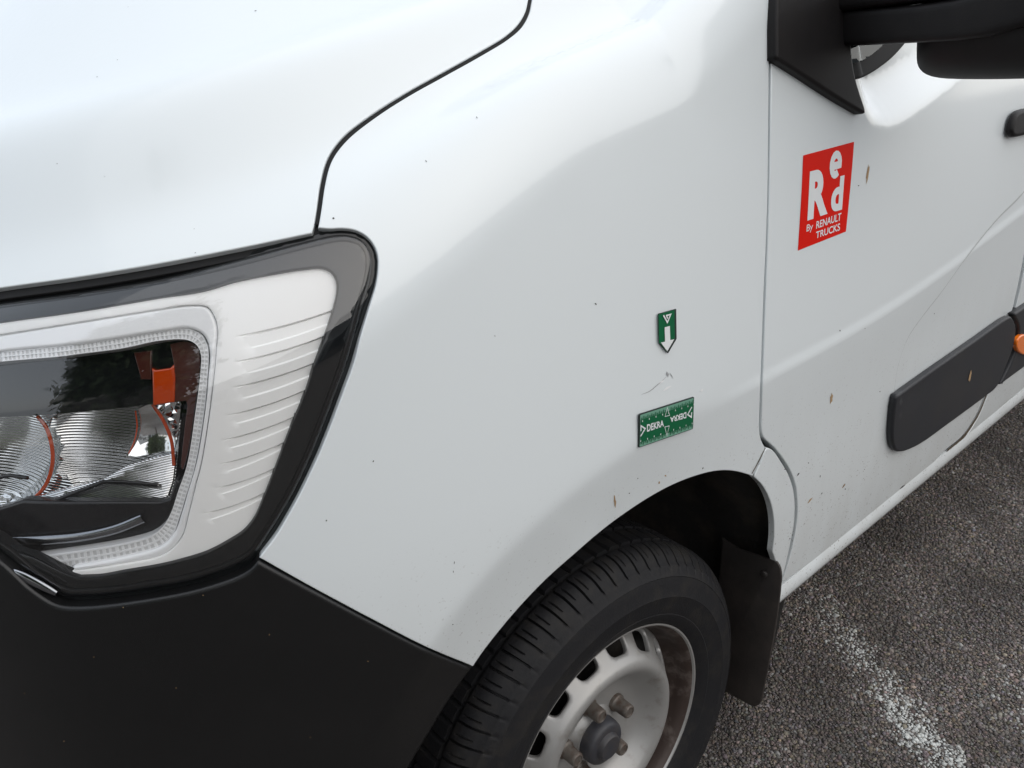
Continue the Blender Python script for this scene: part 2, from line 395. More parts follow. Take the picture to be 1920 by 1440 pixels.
# ---- front wing
def ridge_feats(x0, x1):
    x = np.arange(x0, x1, .008); out = []
    for o in (.010, .004, -.002, -.008, -.014, -.020): out.append(side_at(np.c_[x, ZR(x)+o]))
    return np.vstack(out)
fen_left = seg((1008, -45), (998, 0), (993, 24), (979, 50), (953, 73), (904, 103), (834, 142), (764, 181), (705, 219), (655, 258), (630, 287), (618, 310), (609, 346), (602, 393), (598, 418), (596, 427), step=5)
fen_lamp = seg((596, 427), (620, 429), (640, 428), (667, 432), (688, 444), (701, 460), (708, 479), (709, 500), (705, 533), (692, 577), (676, 632), (664, 680), (643, 738), (620, 799), (597, 855), (562, 928), (541, 966), (518, 1004), (486, 1046), step=6)
fen_bump = seg((486, 1046), (580, 1099), (700, 1163), (800, 1214), (887, 1250))
fen_arch = seg((887, 1250), (910, 1217), (967, 1147), (1024, 1087), (1080, 1037), (1118, 1004), (1155, 975), (1211, 937), (1258, 911), (1306, 892), (1345, 883), (1374, 883), (1400, 889), (1411, 893))
fen_seam = seg((1411, 893), (1424, 866), (1434, 840))
fen_gap = seg((1434, 838), (1427, 824), (1424, 805), (1424, 785), (1427, 700), (1430, 620), (1432, 560), (1439, 390), (1442, 162), (1444, 0), (1446, -120))
fen_top = at(seg((1446, -120), (1250, -140), (1060, -130), (1008, -45), step=12))
wing = panel('front_wing', M['paint'], van, join(at(np.vstack([fen_left, fen_lamp, fen_bump, fen_arch, fen_seam, fen_gap])), fen_top), res=.0095, thick=.016, er=.0014, feats=ridge_feats(-.30, .27))

# ---- piece behind the wheel arch
arch_in = seg((1414, 894), (1431, 912), (1444, 938), (1451, 969), (1452, 1006), (1449, 1035))
arch_px = join(arch_in, seg((1449, 1035), (1454, 1050), (1461, 1074), (1464, 1096), step=6, smooth=False), seg((1464, 1096), (1473, 1062), (1482, 1021), (1489, 984), (1491, 950), (1488, 918), (1478, 888), (1465, 866), (1449, 844), (1438, 841), (1427, 866), (1414, 894)))
panel('arch_extension', M['paint'], van, at(arch_px), res=.009, thick=.012, er=.002)

# ---- front door
door = empty('front_door', (.33, .05, .9), van)
d_front = seg((1451, -120), (1449, 0), (1447, 162), (1443, 390), (1437, 560), (1433, 672), (1429, 785), (1429, 805), (1433, 820), (1453, 839), (1471, 862), (1484, 884), (1494, 914), (1497, 950), (1495, 984), (1488, 1022), (1477, 1063), (1468, 1091))
d_low = seg((1468, 1091), (1492, 1075), (1560, 1026), (1642, 963), (1736, 885), (1767, 849))
d_rear = seg((1767, 849), (1775, 842), (1802, 820), (1822, 792), (1833, 773), (1845, 744), (1870, 680), (1897, 586), (1906, 548), (1914, 510), (1922, 470), (1950, 330), (1985, 120), (2010, -60))
d_top = at(seg((2010, -60), (1800, -100), (1600, -115), (1451, -120), step=14))
fpt = []
fpt.append(ridge_feats(.30, 1.7))
for pl3, offs in ((_b3, (-.02, -.008, .004, .014, .026, .04, .055, .064, .072, .082, .095)), (_p3, (-.009, -.005, -.0025, 0, .0025, .005, .009))):
    t = np.gradient(pl3[:, [0, 2]], axis=0); t /= np.linalg.norm(t, axis=1)[:, None]
    nrm = np.c_[t[:, 1], -t[:, 0]]
    for o in offs:
        q = pl3[:, [0, 2]]+nrm*o; fpt.append(np.c_[q[:, 0], pl3[:, 1], q[:, 1]])
door_skin = panel('door_panel', M['paint'], door, join(at(np.vstack([d_front-[1, 0], d_low, d_rear])), d_top), res=.011, thick=.02, er=.0018, feats=np.vstack(fpt))

# ---- side panel behind the door and the sill
r_front = seg((2014, -60), (1990, 120), (1955, 330), (1927, 470), (1920, 510), (1912, 548), (1902, 588), (1876, 681), (1850, 747), (1838, 775), (1827, 795), (1806, 825), (1779, 849))
r_low = seg((1779, 849), (1850, 788), (1920, 727))
q0 = at([(1920, 727)])[0]; q1 = at([(2014, -60)])[0]
rr = side_at(seg((q0[0], q0[2]), (2.9, q0[2]), (2.9, q1[2]), (q1[0], q1[2]), step=.05, smooth=False))
panel('side_panel', M['paint'], van, join(at(np.vstack([r_front, r_low])), rr), res=.02, thick=.02, er=.0025)
s_a = at([(1466, 1096)])[0]; s_b = at([(1466, 1142)], -.006)[0]
def sill_obj():
    xs = np.r_[s_a[0]-.012, np.linspace(s_a[0], 3.0, 60)]; zt = s_a[2]-.003; V = []; F = []
    prof = [(-.03, .002), (.0, .0), (.0015, -.005), (.0030, -.011), (.0040, -.018), (.0040, -.029), (.0015, -.037), (-.010, -.044), (-.05, -.050), (-.12, -.050)]
    yb = side_at(np.c_[np.full(len(xs), .6), np.full(len(xs), zt)])[:, 1]
    for i, x in enumerate(xs):
        dz = np.interp(x, [s_a[0], 1.2, 3.0], [0, .0, .0])
        for (dy, dzz) in prof: V.append((x, yb[i]+dy, zt+dzz+dz))
    n = len(prof)
    for i in range(len(xs)-1):
        for j in range(n-1): F.append((i*n+j, i*n+j+1, i*n+n+j+1, i*n+n+j))
    return mesh_obj('sill', V, F, M['paint'], van, sharp=50)
sill_obj()

# ---- black mouldings
mo = join(seg((1682, 743), (1760, 687), (1830, 638), (1890, 596), (1897, 594), (1902, 602), (1906, 616), (1901, 650), (1890, 680), (1869, 727), (1849, 744), (1775, 799), (1732, 830), (1710, 842), (1692, 848), (1682, 847), (1676, 836), (1674, 816), (1676, 784), (1679, 757), (1682, 743), step=6))
panel('side_moulding', M['mould'], door, at(mo, -.013), off=-.013, res=.01, thick=.0125, er=.0055)
m2 = at(join(seg((1901, 590), (1940, 564), (1990, 532), step=6, smooth=False), seg((1990, 532), (1960, 660), step=6), seg((1960, 660), (1920, 690), (1876, 722), step=6, smooth=False), seg((1876, 722), (1897, 680), (1908, 650), (1912, 615), (1908, 602), (1901, 590), step=5)), -.013)
mo2 = panel('side_moulding', M['mould'], van, m2, off=-.013, res=.012, thick=.02, er=.006)
am = [(1921+16*math.cos(t)+3*math.sin(t), 647+19*math.sin(t)-4*math.cos(t)) for t in np.linspace(0, 2*math.pi, 25)[:-1]]
mk = panel('side_marker', M['marker'], mo2, at(am, -.016), off=-.019, res=.006, thick=.01, er=.004)

# ---- seam grime in the door's lower rear gap
def strip(name, mat, parent, px, width, off):
    P = at(px, off); N = grad(P); T = np.gradient(P, axis=0); T /= np.linalg.norm(T, axis=1)[:, None]
    o = np.cross(T, N); w = np.asarray(width)*np.ones(len(P)); V = list(P-o*w[:, None])+list(P+o*w[:, None]); n = len(P)
    return mesh_obj(name, V, [(i, i+1, n+i+1, n+i) for i in range(n-1)], mat, parent)
gpx = seg((1898, 600), (1872, 680), (1847, 747), (1836, 774), (1825, 793), (1804, 822), (1776, 846), step=6)
strip('gap_shade_grime', M['gap'], van, np.vstack([fen_left[:-1]-[4.5, 2.5]]), .0042, .0045)  # added black strip that stands for shade in the bonnet shut line
strip('gap_shade_grime', M['grime'], van, gpx, np.interp(np.arange(len(gpx)), [0, .55*len(gpx), .8*len(gpx), len(gpx)], [.0025, .005, .0085, .006]), -.0006)

# ---- dark structure under the skin (what the gaps look into)
lamp_open = join(seg((-260, 588), (-120, 564), (0, 544), (150, 523), (300, 498), (450, 469), (582, 441), (598, 430), (620, 431), (640, 430), (666, 434), (686, 446), (699, 461), (706, 479), (707, 500), (703, 533), (690, 577), (662, 680), (641, 738), (595, 855), (560, 928), (539, 966), (516, 1004), (487, 1045), (470, 1062), (440, 1078), (360, 1103), (283, 1118), (206, 1129), (159, 1133), (123, 1133), (103, 1129), (85, 1120), (51, 1096), (26, 1073), (0, 1050), (-60, 1010), (-200, 990), (-260, 588), step=9))
def big_loop():
    a = at(fen_arch[::-1], .02)
    b = side_at(seg((a[-1][0], a[-1][2]), (-.38, .62), (-.5, .4), step=.03), .02)
    c = front_at(seg((-.15, .4), (-.5, .4), (-.965, .4), (-1.7, .4), step=.04), .02)
    d = front_at(seg((-1.7, .4), (-1.7, 1.25), step=.05), .02)
    e = lift(to_ab(top_at(seg((-.55, -1.72), (-.1, -1.7), (.1, -1.4), (.12, -.965), (.12, -.5), (.1, -.2), (.12, -.08), step=.04))), .02)
    f = side_at(seg((.3, 1.50), (.8, 1.50), (1.5, 1.50), (2.2, 1.50), (2.85, 1.5), (2.85, 1.0), (2.85, .45), (2, .45), (1, .45), (a[0][0]+.12, .45), step=.04, smooth=False), .02)
    g = at(arch_in[::-1]+[0, 0], .02)
    return join(f, g, a, b, c, d, e)
panel('inner_shell', M['gap'], van, big_loop(), off=.02, res=.03, thick=.01, er=.002, holes=[at(lamp_open, .02)])

# ---- bumper
b_top = seg((-220, 1000), (-60, 1018), (0, 1057), (26, 1080), (51, 1103), (85, 1127), (103, 1136), (123, 1140), (159, 1140), (206, 1136), (283, 1125), (360, 1110), (440, 1085), (468, 1070), (484, 1053), step=6)
b_side = seg((484, 1053), (578, 1104), (698, 1168), (798, 1219), (884, 1255))
b_arch = seg((884, 1255), (850, 1303), (800, 1385), (762, 1450), (720, 1540), (690, 1620))
bt3, bs3, ba3 = at(b_top, -.004), at(b_side, -.004), at(b_arch, -.004)
e0 = ba3[-1]; e1 = bt3[0]
b_bot = front_at(seg((-.35, .28), (-.6, .26), (-.965, .26), (-1.7, .28), step=.04), -.004)
b_bot0 = side_at(seg((e0[0], e0[2]), (e0[0]-.05, .31), (-.55, .29), step=.03), -.004)
b_end = front_at(seg((-1.7, .28), (-1.7, e1[2]), (-1.3, e1[2]), (-.965, e1[2]), (-.6, e1[2]), (e1[1]-.02, e1[2]), step=.04, smooth=False), -.004)
bumper = panel('front_bumper', M['bumper'], van, join(bt3, bs3, ba3, b_bot0, b_bot, b_end), off=-.004, res=.013, thick=.03, er=.004)
# ------------------------------------------------------------------ headlight
lamp = empty('headlight', (-.5, 0, 1.1), van)
lens_px = join(seg((-260, 600), (-120, 576), (0, 556), (150, 535), (300, 510), (450, 480), (588, 446), (625, 438), (651, 437), (680, 446), (695, 463), (701, 482), (701, 505), (696, 533), (683, 577), (655, 680), (634, 738), (588, 855), (553, 928), (531, 966), (508, 1002), (478, 1044), (440, 1066), (360, 1093), (283, 1107), (206, 1118), (159, 1121), (125, 1120), (100, 1110), (60, 1084), (0, 1036), (-80, 990), (-260, 955), step=8), seg((-260, 955), (-260, 600), step=20))
hole_px = join(seg((-260, 640), (-120, 622), (0, 603), (150, 582), (300, 557), (380, 545), (442, 527), (515, 513), (567, 505), (604, 503), (621, 511), (630, 527), (631, 545), (624, 579), (609, 627), (590, 682), (573, 735), (544, 805), (515, 881), (492, 939), (476, 974), (456, 998), (427, 1017), (386, 1038), (334, 1054), (296, 1063), (231, 1074), (186, 1082), (146, 1084), step=6), seg((146, 1084), (120, 1076), (59, 1046)), seg((59, 1046), (0, 1030), (-100, 1020), (-260, 1010)), seg((-260, 1010), (-260, 640), step=20))
gout_px = [(-260, 668), (0, 627), (150, 603), (300, 579), (350, 572), (388, 575), (402, 594), (408, 616), (406, 655), (401, 712), (394, 769), (378, 870), (368, 908), (355, 960), (342, 1006), (321, 1032), (296, 1046), (231, 1059), (144, 1071)]
gmid_px = [(-260, 700), (0, 660), (150, 645), (300, 622), (352, 616), (378, 626), (389, 645), (392, 668), (390, 700), (384, 769), (367, 870), (350, 928), (338, 968), (325, 1002), (300, 1026), (231, 1046), (132, 1064)]
gin_px = [(-260, 716), (0, 679), (69, 673), (115, 669), (160, 663), (229, 654), (302, 639), (352, 638), (370, 648), (377, 664), (376, 700), (367, 769), (351, 870), (334, 921), (321, 960), (306, 986), (283, 1004), (231, 1019), (154, 1032), (59, 1045)]
_top = np.array([(-260, 600), (-120, 576), (0, 556), (150, 535), (300, 510), (450, 480), (588, 446), (651, 437), (720, 437)], float)
def brow(px):   # the glass rolls back towards the bonnet along its upper edge
    t = np.clip(1-(px[:, 1]-np.interp(px[:, 0], _top[:, 0], _top[:, 1]))/90., 0, 1.1); return .0070*t*t*(1-sstep((px[:, 0]-260)/300.))
L3 = lift(shift3(at(lens_px, .010), -.0025), .010)
L8 = lift(shift3(at(lens_px, .004), -.0075), .004)
panel('lens_seal', M['gap'], lamp, lift(shift3(at(lamp_open, .010), .004), .010), off=.010, res=.012, thick=.01, er=.001, holes=[lift(shift3(L3, -.0005), .010)])
panel('lamp_bezel', M['gloss'], lamp, lift(shift3(at(lens_px, .008), .004), .008), off=.008, res=.006, thick=.012, er=.002, holes=[at(hole_px, .008)], disp=brow, sharp=45)
M['rim_black'] = pr('lens_rim_black', (.006, .0065, .007), .32, spec=.3)
panel('lens_rim', M['rim_black'], lamp, L3, off=.0055, res=.006, thick=.004, er=.0012, holes=[L8], disp=brow, sharp=45)
# silver plastic trim with its louvres
WL = [((439, 660), (617, 608)), ((435, 707), (601, 656)), ((430, 754), (585, 704)), ((418, 801), (567, 752)), ((411, 846), (548, 799)), ((405, 891), (529, 842)), ((394, 932), (509, 889)), ((374, 980), (490, 936))]
DL = [((431, 632), (622, 582)), ((430, 680), (608, 630)), ((430, 727), (592, 679)), ((423, 779), (575, 730)), ((412, 826), (556, 779)), ((409, 870), (537, 827)), ((405, 914), (517, 876)), ((381, 962), (499, 922))]
def _bow(t): return 5.0*4*t*(1-t)
def louvre(px):
    out = np.zeros(len(px))
    for (dl, dr), (wl, wr) in zip(DL, WL):
        td = (px[:, 0]-dl[0])/(dr[0]-dl[0]); tw = (px[:, 0]-wl[0])/(wr[0]-wl[0])
        yd = dl[1]+(dr[1]-dl[1])*td+_bow(np.clip(td, 0, 1)); yw = wl[1]+(wr[1]-wl[1])*tw+_bow(np.clip(tw, 0, 1))
        v = (px[:, 1]-yd)/np.maximum(yw-yd, 1); u = sstep(np.clip(.5*(td+tw), 0, 1)*3.0)*(.6+.4*np.clip(.5*(td+tw), 0, 1))
        out = np.maximum(out, u*(.0018*np.clip((1-v)/.11, 0, 1)+.0028*np.clip((.12-v)/.04, 0, 1))*np.clip((v+.02)/.04, 0, 1)*(np.abs(v-.5) < .6))
    return out
fp = []
for (dl, dr), (wl, wr) in zip(DL, WL):
    t = np.linspace(0, 1.04, 40)
    D_ = np.c_[dl[0]+(dr[0]-dl[0])*t, dl[1]+(dr[1]-dl[1])*t+_bow(np.clip(t, 0, 1))]; W_ = np.c_[wl[0]+(wr[0]-wl[0])*t, wl[1]+(wr[1]-wl[1])*t+_bow(np.clip(t, 0, 1))]
    for v in (-.03, .03, .08, .125, .5, .89, 1.0): fp.append(D_+(W_-D_)*v)
trim_px = join(hole_px[:0].reshape(0, 2) if False else seg((-260, 636), (-120, 618), (0, 599), (150, 578), (300, 553), (380, 541), (442, 523), (515, 509), (567, 501), (606, 499), (624, 507), (634, 525), (635, 545), (628, 579), (613, 627), (594, 682), (577, 735), (548, 805), (519, 881), (496, 939), (480, 976), (459, 1002), (429, 1021), (387, 1042), (334, 1058), (296, 1067), (231, 1078), (186, 1086), (140, 1088), step=6), seg((140, 1088), (110, 1072)), seg((110, 1072), *gout_px[::-1], step=7), seg((-260, 668), (-260, 636), step=16))
panel('side_trim', M['ribbed'], lamp, at(trim_px, .0135), off=.0135, res=.0055, thick=.022, er=.0015, disp=louvre, feats=at(np.vstack(fp), .0135))
# the C-shaped running light
gl_out = join(seg(*gout_px, step=6), seg((144, 1071), (132, 1064)), seg(*gmid_px[::-1], step=6), seg((-260, 700), (-260, 668)))
panel('guide_rim', M['guide_clear'], lamp, at(gl_out, .015), off=.015, res=.006, thick=.02, er=.0035)
gin_d = np.array(gin_px, float)
def ribs(px):
    d = poly_sd(px[:, 0], px[:, 1], gin_d)
    P = at(gin_px)
    s = np.where(px[:, 1] > 1000, px[:, 0]*1.0, np.where((px[:, 1] < 690) & (px[:, 0] < 366), px[:, 0], px[:, 1]))
    per = np.where(px[:, 1] > 1000, 11., np.where((px[:, 1] < 690) & (px[:, 0] < 366), 8., 7.))
    a = np.abs(((s/per) % 1)-.5)*2; b = np.abs(((d/7.) % 1)-.5)*2
    return .0013*np.clip((np.maximum(a, b)-.62)/.25, 0, 1)
gl_in = join(seg(*gmid_px, step=5), seg((132, 1064), (59, 1045)), seg(*gin_px[::-1], step=5), seg((-260, 716), (-260, 700)))
panel('light_guide', M['guide_dark'], lamp, at(gl_in, .020), off=.020, res=.004, thick=.03, er=.0012)
def bars():
    """the raised facets of the running light: rails along it, rungs across"""
    a = seg(*gin_px[1:][::-1], step=1.0); b = seg(*gmid_px[1:][::-1], step=1.0)
    k = np.linspace(0, len(a)-1, 900).astype(int); a = a[k]
    bi = np.array([np.argmin(np.hypot(*(b-p).T)) for p in a]); bi = np.maximum.accumulate(bi); b = b[bi]
    s = np.r_[0, np.cumsum(np.hypot(*np.diff(.5*(a+b), axis=0).T))]; V = []; F = []
    def bar(P, Q, h):
        n = len(P); P0, Q0 = at(P, .0205), at(Q, .0205); N = grad(P0); base = len(V)
        V.extend(np.vstack([P0, P0+N*h, Q0+N*h, Q0]))
        for i in range(n-1):
            for r in range(3): F.append((base+r*n+i, base+r*n+i+1, base+(r+1)*n+i+1, base+(r+1)*n+i))
        for i in (0, n-1): F.append(tuple(base+r*n+i for r in range(4)))
    for f0, f1 in ((.02, .10), (.44, .56), (.88, .98)): bar((a+(b-a)*f0)[::6], (a+(b-a)*f1)[::6], .0014)
    pos = 4.
    while pos < s[-1]-3:
        w = 3.4 if a[np.searchsorted(s, pos)][1] < 1000 else 5.; per = 8.2 if a[np.searchsorted(s, pos)][1] < 1000 else 12.
        i0 = np.searchsorted(s, pos); i1 = min(len(s)-1, np.searchsorted(s, pos+w)); f = np.array([.10, .44, .56, .90])[:, None]
        for q in (0, 2): bar(a[i0]+(b[i0]-a[i0])*f[q:q+2], a[i1]+(b[i1]-a[i1])*f[q:q+2], .0011)
        pos += per
    o = mesh_obj('guide_facets', V, F, M['guide'], lamp, smooth=False); o['kind'] = 'stuff'
bars()
def tube(name, mat, parent, P, r, n=8, flat=1.0):
    P = np.asarray(P, float); T = np.gradient(P, axis=0); T /= np.linalg.norm(T, axis=1)[:, None]; N = grad(P); B = np.cross(T, N); B /= np.linalg.norm(B, axis=1)[:, None]; N = np.cross(B, T)
    r = np.asarray(r)*np.ones(len(P)); V = []; F = []
    for i in range(len(P)):
        for k in range(n):
            a = 2*math.pi*k/n; V.append(P[i]+r[i]*(math.cos(a)*B[i]+math.sin(a)*N[i]*flat))
    for i in range(len(P)-1):
        for k in range(n): F.append((i*n+k, i*n+(k+1) % n, (i+1)*n+(k+1) % n, (i+1)*n+k))
    F.append(tuple(range(n))[::-1]); F.append(tuple((len(P)-1)*n+k for k in range(n)))
    return mesh_obj(name, V, F, mat, parent, sharp=60)
tube('chrome_strip', M['chrome'], lamp, at(seg((146, 1085), (186, 1083), (231, 1075), (296, 1064), (334, 1055), (386, 1039), (427, 1018), (456, 999), (476, 975), (492, 940)), .014), .0011)
# inside of the lamp: visor, reflector bowls, amber pieces, lower shelf
gi = join(seg(*gin_px, step=8), seg((59, 1045), (0, 1052), (-120, 1072), (-260, 1090), step=10), seg((-260, 1090), (-260, 716), step=20))
panel('lamp_housing', M['innerblack'], lamp, lift(shift3(at(gi, .085), .02), .085), off=.085, res=.015, thick=.01)
vis = join(seg((-260, 712), (0, 675), (69, 669), (160, 659), (229, 650), (302, 635), (352, 634), (374, 646), (381, 664), (379, 700), (373, 746), step=8), seg((373, 746), (339, 751), (229, 766), (69, 780), (0, 783), (-260, 806), step=10), seg((-260, 806), (-260, 712), step=16))
panel('lamp_visor', M['gloss'], lamp, at(vis, .034), off=.034, res=.012, thick=.014, er=.002)
br = join(seg((318, 645), (352, 640), (369, 650), (375, 666), (374, 700), (366, 760), (352, 850), (344, 880), step=8), seg((344, 880), (340, 880), (346, 800), (348, 752), (327, 755), (326, 690), (318, 645), step=8))
panel('smoked_cover', M['brownred'], lamp, at(br, .031), off=.031, res=.008, thick=.004, er=.001)
br2 = join(seg((250, 661), (284, 657), (284, 712), (264, 712), (250, 661), step=8, smooth=False))
panel('smoked_cover', M['brownred'], lamp, at(br2, .032), off=.032, res=.008, thick=.003, er=.001)
am2 = join(seg((284, 690), (290, 694), (318, 690), (325, 684), (328, 712), (327, 755), (286, 762), (284, 690), step=6, smooth=False))
panel('amber_reflector', M['amber'], lamp, at(am2, .028), off=.028, res=.006, thick=.006, er=.002)
refl = join(seg((-260, 800), (0, 778), (229, 762), (280, 756), (341, 746), step=9), seg((341, 746), (338, 800), (333, 850), (328, 900), (316, 936), (300, 943), (130, 943), (40, 938), step=9), seg((40, 938), (0, 952), (-120, 985), (-260, 1000)), seg((-260, 1000), (-260, 800), step=16))
def bowls(px):
    x, y = px[:, 0], px[:, 1]
    a = np.clip(1-((x-20)/85)**2-((y-850)/95)**2, 0, 1)**.5*.030
    b = np.clip(1-((x-215)/120)**2-((y-830)/100)**2, 0, 1)**.5*.022
    return np.maximum(a, b)
M['flute'] = wave_chrome('fluted_chrome', (.18, .12, 1.0), 1900., .55)
panel('reflector', M['flute'], lamp, at(refl, .052), off=.052, res=.005, thick=.012, er=.001, disp=bowls)
sm_ = join(seg((256, 768), (283, 759), (302, 776), (318, 803), (326, 845), (305, 850), (236, 858), (249, 833), (256, 805), (256, 768), step=6))
def dish(px): return .010*np.clip(1-((px[:, 0]-280)/60)**2-((px[:, 1]-812)/60)**2, 0, 1)
panel('reflector_wing', M['chrome'], lamp, at(sm_, .046), off=.046, res=.004, thick=.004, er=.001, disp=dish)
gd = join(seg((287, 758), (338, 750), (336, 800), (330, 835), (326, 822), (312, 786), (287, 758), step=6))
panel('reflector_wing', M['chrome'], lamp, at(gd, .050), off=.050, res=.004, thick=.004, er=.001, disp=lambda p: .0025*np.sin(p[:, 0]*.45+p[:, 1]*.12))
tube('amber_ring', M['amber'], lamp, at(seg((70, 780), (86, 800), (96, 830), (99, 860), (94, 890), (82, 915), (58, 940)), .046), .0019)
tube('amber_ring', M['amber'], lamp, at(seg((286, 758), (306, 788), (321, 825), (326, 872)), .044), .0017)
tube('amber_ring', M['amber'], lamp, at(seg((254, 770), (257, 800), (251, 830), (238, 857)), .0475), .0007)
# lower reflector blade with its bent bar
bl = join(seg((45, 936), (120, 915), (195, 897), (240, 872), (316, 852), (330, 848), (326, 900), (314, 936), (300, 941), (120, 942), (45, 936), step=8, smooth=False))
M['blade'] = wave_chrome('fine_fluted_chrome', (.5, -.2, .9), 3600., .35)
panel('reflector_blade', M['blade'], lamp, at(bl, .044), off=.044, res=.006, thick=.005, er=.001, disp=lambda p: -.006*np.clip((p[:, 1]-870)/70, 0, 1))
tube('reflector_bar', M['gloss'], lamp, at(seg((102, 939), (150, 920), (195, 903), (240, 905), (297, 909), smooth=False), .036), .0022)
tube('reflector_bar', M['gloss'], lamp, at(seg((-20, 905), (12, 892), (52, 896)), .036), .002)
sh = join(seg((-260, 1000), (-120, 985), (0, 952), (40, 939), (130, 942), (300, 942), (316, 936), (329, 900), (340, 905), (326, 960), (310, 990), (285, 1008), (231, 1023), (154, 1036), (55, 1049), (0, 1056), (-260, 1094), step=9, smooth=False), seg((-260, 1094), (-260, 1000), step=16))
panel('lamp_shelf', M['innerblack'], lamp, at(sh, .030), off=.030, res=.01, thick=.012, er=.003)
M['grey'] = pr('sky_sheen_grey', (.34, .35, .37), .16, metal=1)  # light metal tone imitates sky reflection on the lamp's gloss black
tube('shelf_sheen', M['grey'], lamp, at(seg((-160, 1040), (0, 1017), (80, 1013), (150, 1007), (215, 993), (268, 972)), .027), np.r_[np.linspace(.0052, .005, 40), np.linspace(.005, .0035, 200)][:len(at(seg((-160, 1040), (0, 1017), (80, 1013), (150, 1007), (215, 993), (268, 972)), .027))], n=12, flat=.5)  # added ribbon carrying the sky sheen of the black shelf
panel('lamp_lens', M['lens'], lamp, lift(shift3(at(lens_px, .003), -.001), .003), off=.003, res=.006, thick=.006, er=.004, disp=brow, sharp=60)
_bl = at(seg((14, 1068), (35, 1076), (70, 1094), (106, 1113), step=3), .001)
tube('bezel_boss', M['grey'], lamp, _bl, .0048*np.sin(np.linspace(.25, math.pi-.35, len(_bl)))**.6+.0004, n=14, flat=.55)  # its grey imitates the sky reflected on the black bump
# ------------------------------------------------------------------ front wheel
WC = np.array([0., 0., .335])
wheel = empty('front_wheel', tuple(WC), van)
def lathe(name, mat, parent, prof, n=160, sharp=40, mats=None, mfun=None):
    V = []; F = []; m = len(prof); fm = []
    for i in range(n):
        a = 2*math.pi*i/n; c, s = math.cos(a), math.sin(a)
        for (r, y) in prof: V.append((WC[0]+r*c, WC[1]+y, WC[2]+r*s))
    for i in range(n):
        j = (i+1) % n
        for k in range(m-1):
            F.append((i*m+k, i*m+k+1, j*m+k+1, j*m+k))
            if mfun: fm.append(mfun(k))
    return mesh_obj(name, V, F, mat, parent, sharp=sharp, mats=mats, fmat=fm if mfun else None)
def tyre():
    side = [(.205, -.020), (.214, -.004), (.2225, .0035), (.232, .0085), (.240, .012), (.2415, .0125), (.243, .012), (.258, .0165), (.275, .0185), (.2765, .0192), (.278, .0185), (.295, .0165), (.308, .0125), (.3095, .0130), (.311, .0115), (.320, .006), (.3235, .0035), (.3250, .0020)]
    nb = 78; fr = np.array([0, .03, .125, .155, .30, .45, .64, .70, .76]); V = []; F = []
    tread_y = np.r_[np.linspace(-.001, -.036, 9), -.040, -.0405, -.049, -.0495, np.linspace(-.055, -.088, 4), -.0885, -.097, -.0975, np.linspace(-.104, -.14, 4)]
    half = []
    for yv in tread_y:
        t = (-.098-yv)/-.098      # 0 outer edge ... centre
        u = (yv+.098)/.098
        half.append((.349-.0032*u**2-.0205*max(0, (u-.62)/.38)**2.3, yv))
    ns = len(side)
    prof = side+half; m = len(prof); rows = nb*len(fr)
    for b in range(nb):
        for fi, f in enumerate(fr):
            for k, (r, y) in enumerate(prof):
                slant = 0; dr = 0
                if k >= ns:
                    yy = -y; slant = .75*min(yy/.098, 1)-.55*min(yy/.098, 1)**2
                    groove = fi in (1, 2)
                    if groove and yy < .0405: dr = .0085*(.45 if k == ns else (.85 if k == ns+1 else 1))
                    if .0402 < yy < .0493 or .0882 < yy < .0972: dr = .0075
                    if .0493 < yy < .0882 and fi in (5,): dr = .006
                    if yy > .0972 and fi in (2, 3): dr = .006
                    # fine sipes on every other step
                    if not groove and fi in (7,) and .010 < yy < .036: dr = .0040
                elif k >= ns-3 and fi in (1, 2): dr = .0022*(k-(ns-4))/3
                a = 2*math.pi*(b+f+slant)/nb
                x, z = (r-dr)*math.cos(a), (r-dr)*math.sin(a)
                zz = WC[2]+z
                if zz < .003: zz = .003
                V.append((WC[0]+x, WC[1]+y, zz))
    for i in range(rows):
        j = (i+1) % rows
        for k in range(m-1): F.append((i*m+k, i*m+k+1, j*m+k+1, j*m+k))
    # plain inner half
    b0 = len(V); inn = [(.348, -.139), (.347, -.165), (.342, -.19), (.325, -.205), (.27, -.212), (.215, -.195)]; n2 = 90; mm = len(inn)
    for i in range(n2):
        a = 2*math.pi*i/n2
        for r, y in inn: V.append((WC[0]+r*math.cos(a), y, max(.003, WC[2]+r*math.sin(a))))
    for i in range(n2):
        j = (i+1) % n2
        for k in range(mm-1): F.append((b0+i*mm+k, b0+i*mm+k+1, b0+j*mm+k+1, b0+j*mm+k))
    return mesh_obj('tyre', V, F, M['rubber'], wheel, sharp=28)
tyre()
# rim: flange and barrel
lathe('rim_flange', M['rim'], wheel, [(.214, -.012), (.2185, -.004), (.2205, -.0005), (.2195, .0010), (.2165, .0008), (.2140, -.0025)], n=200)
lathe('rim_barrel', M['rust'], wheel, [(.2142, -.0022), (.2095, -.0065), (.2055, -.014), (.2030, -.024), (.2005, -.036), (.192, -.050), (.188, -.07), (.188, -.19)], n=160)
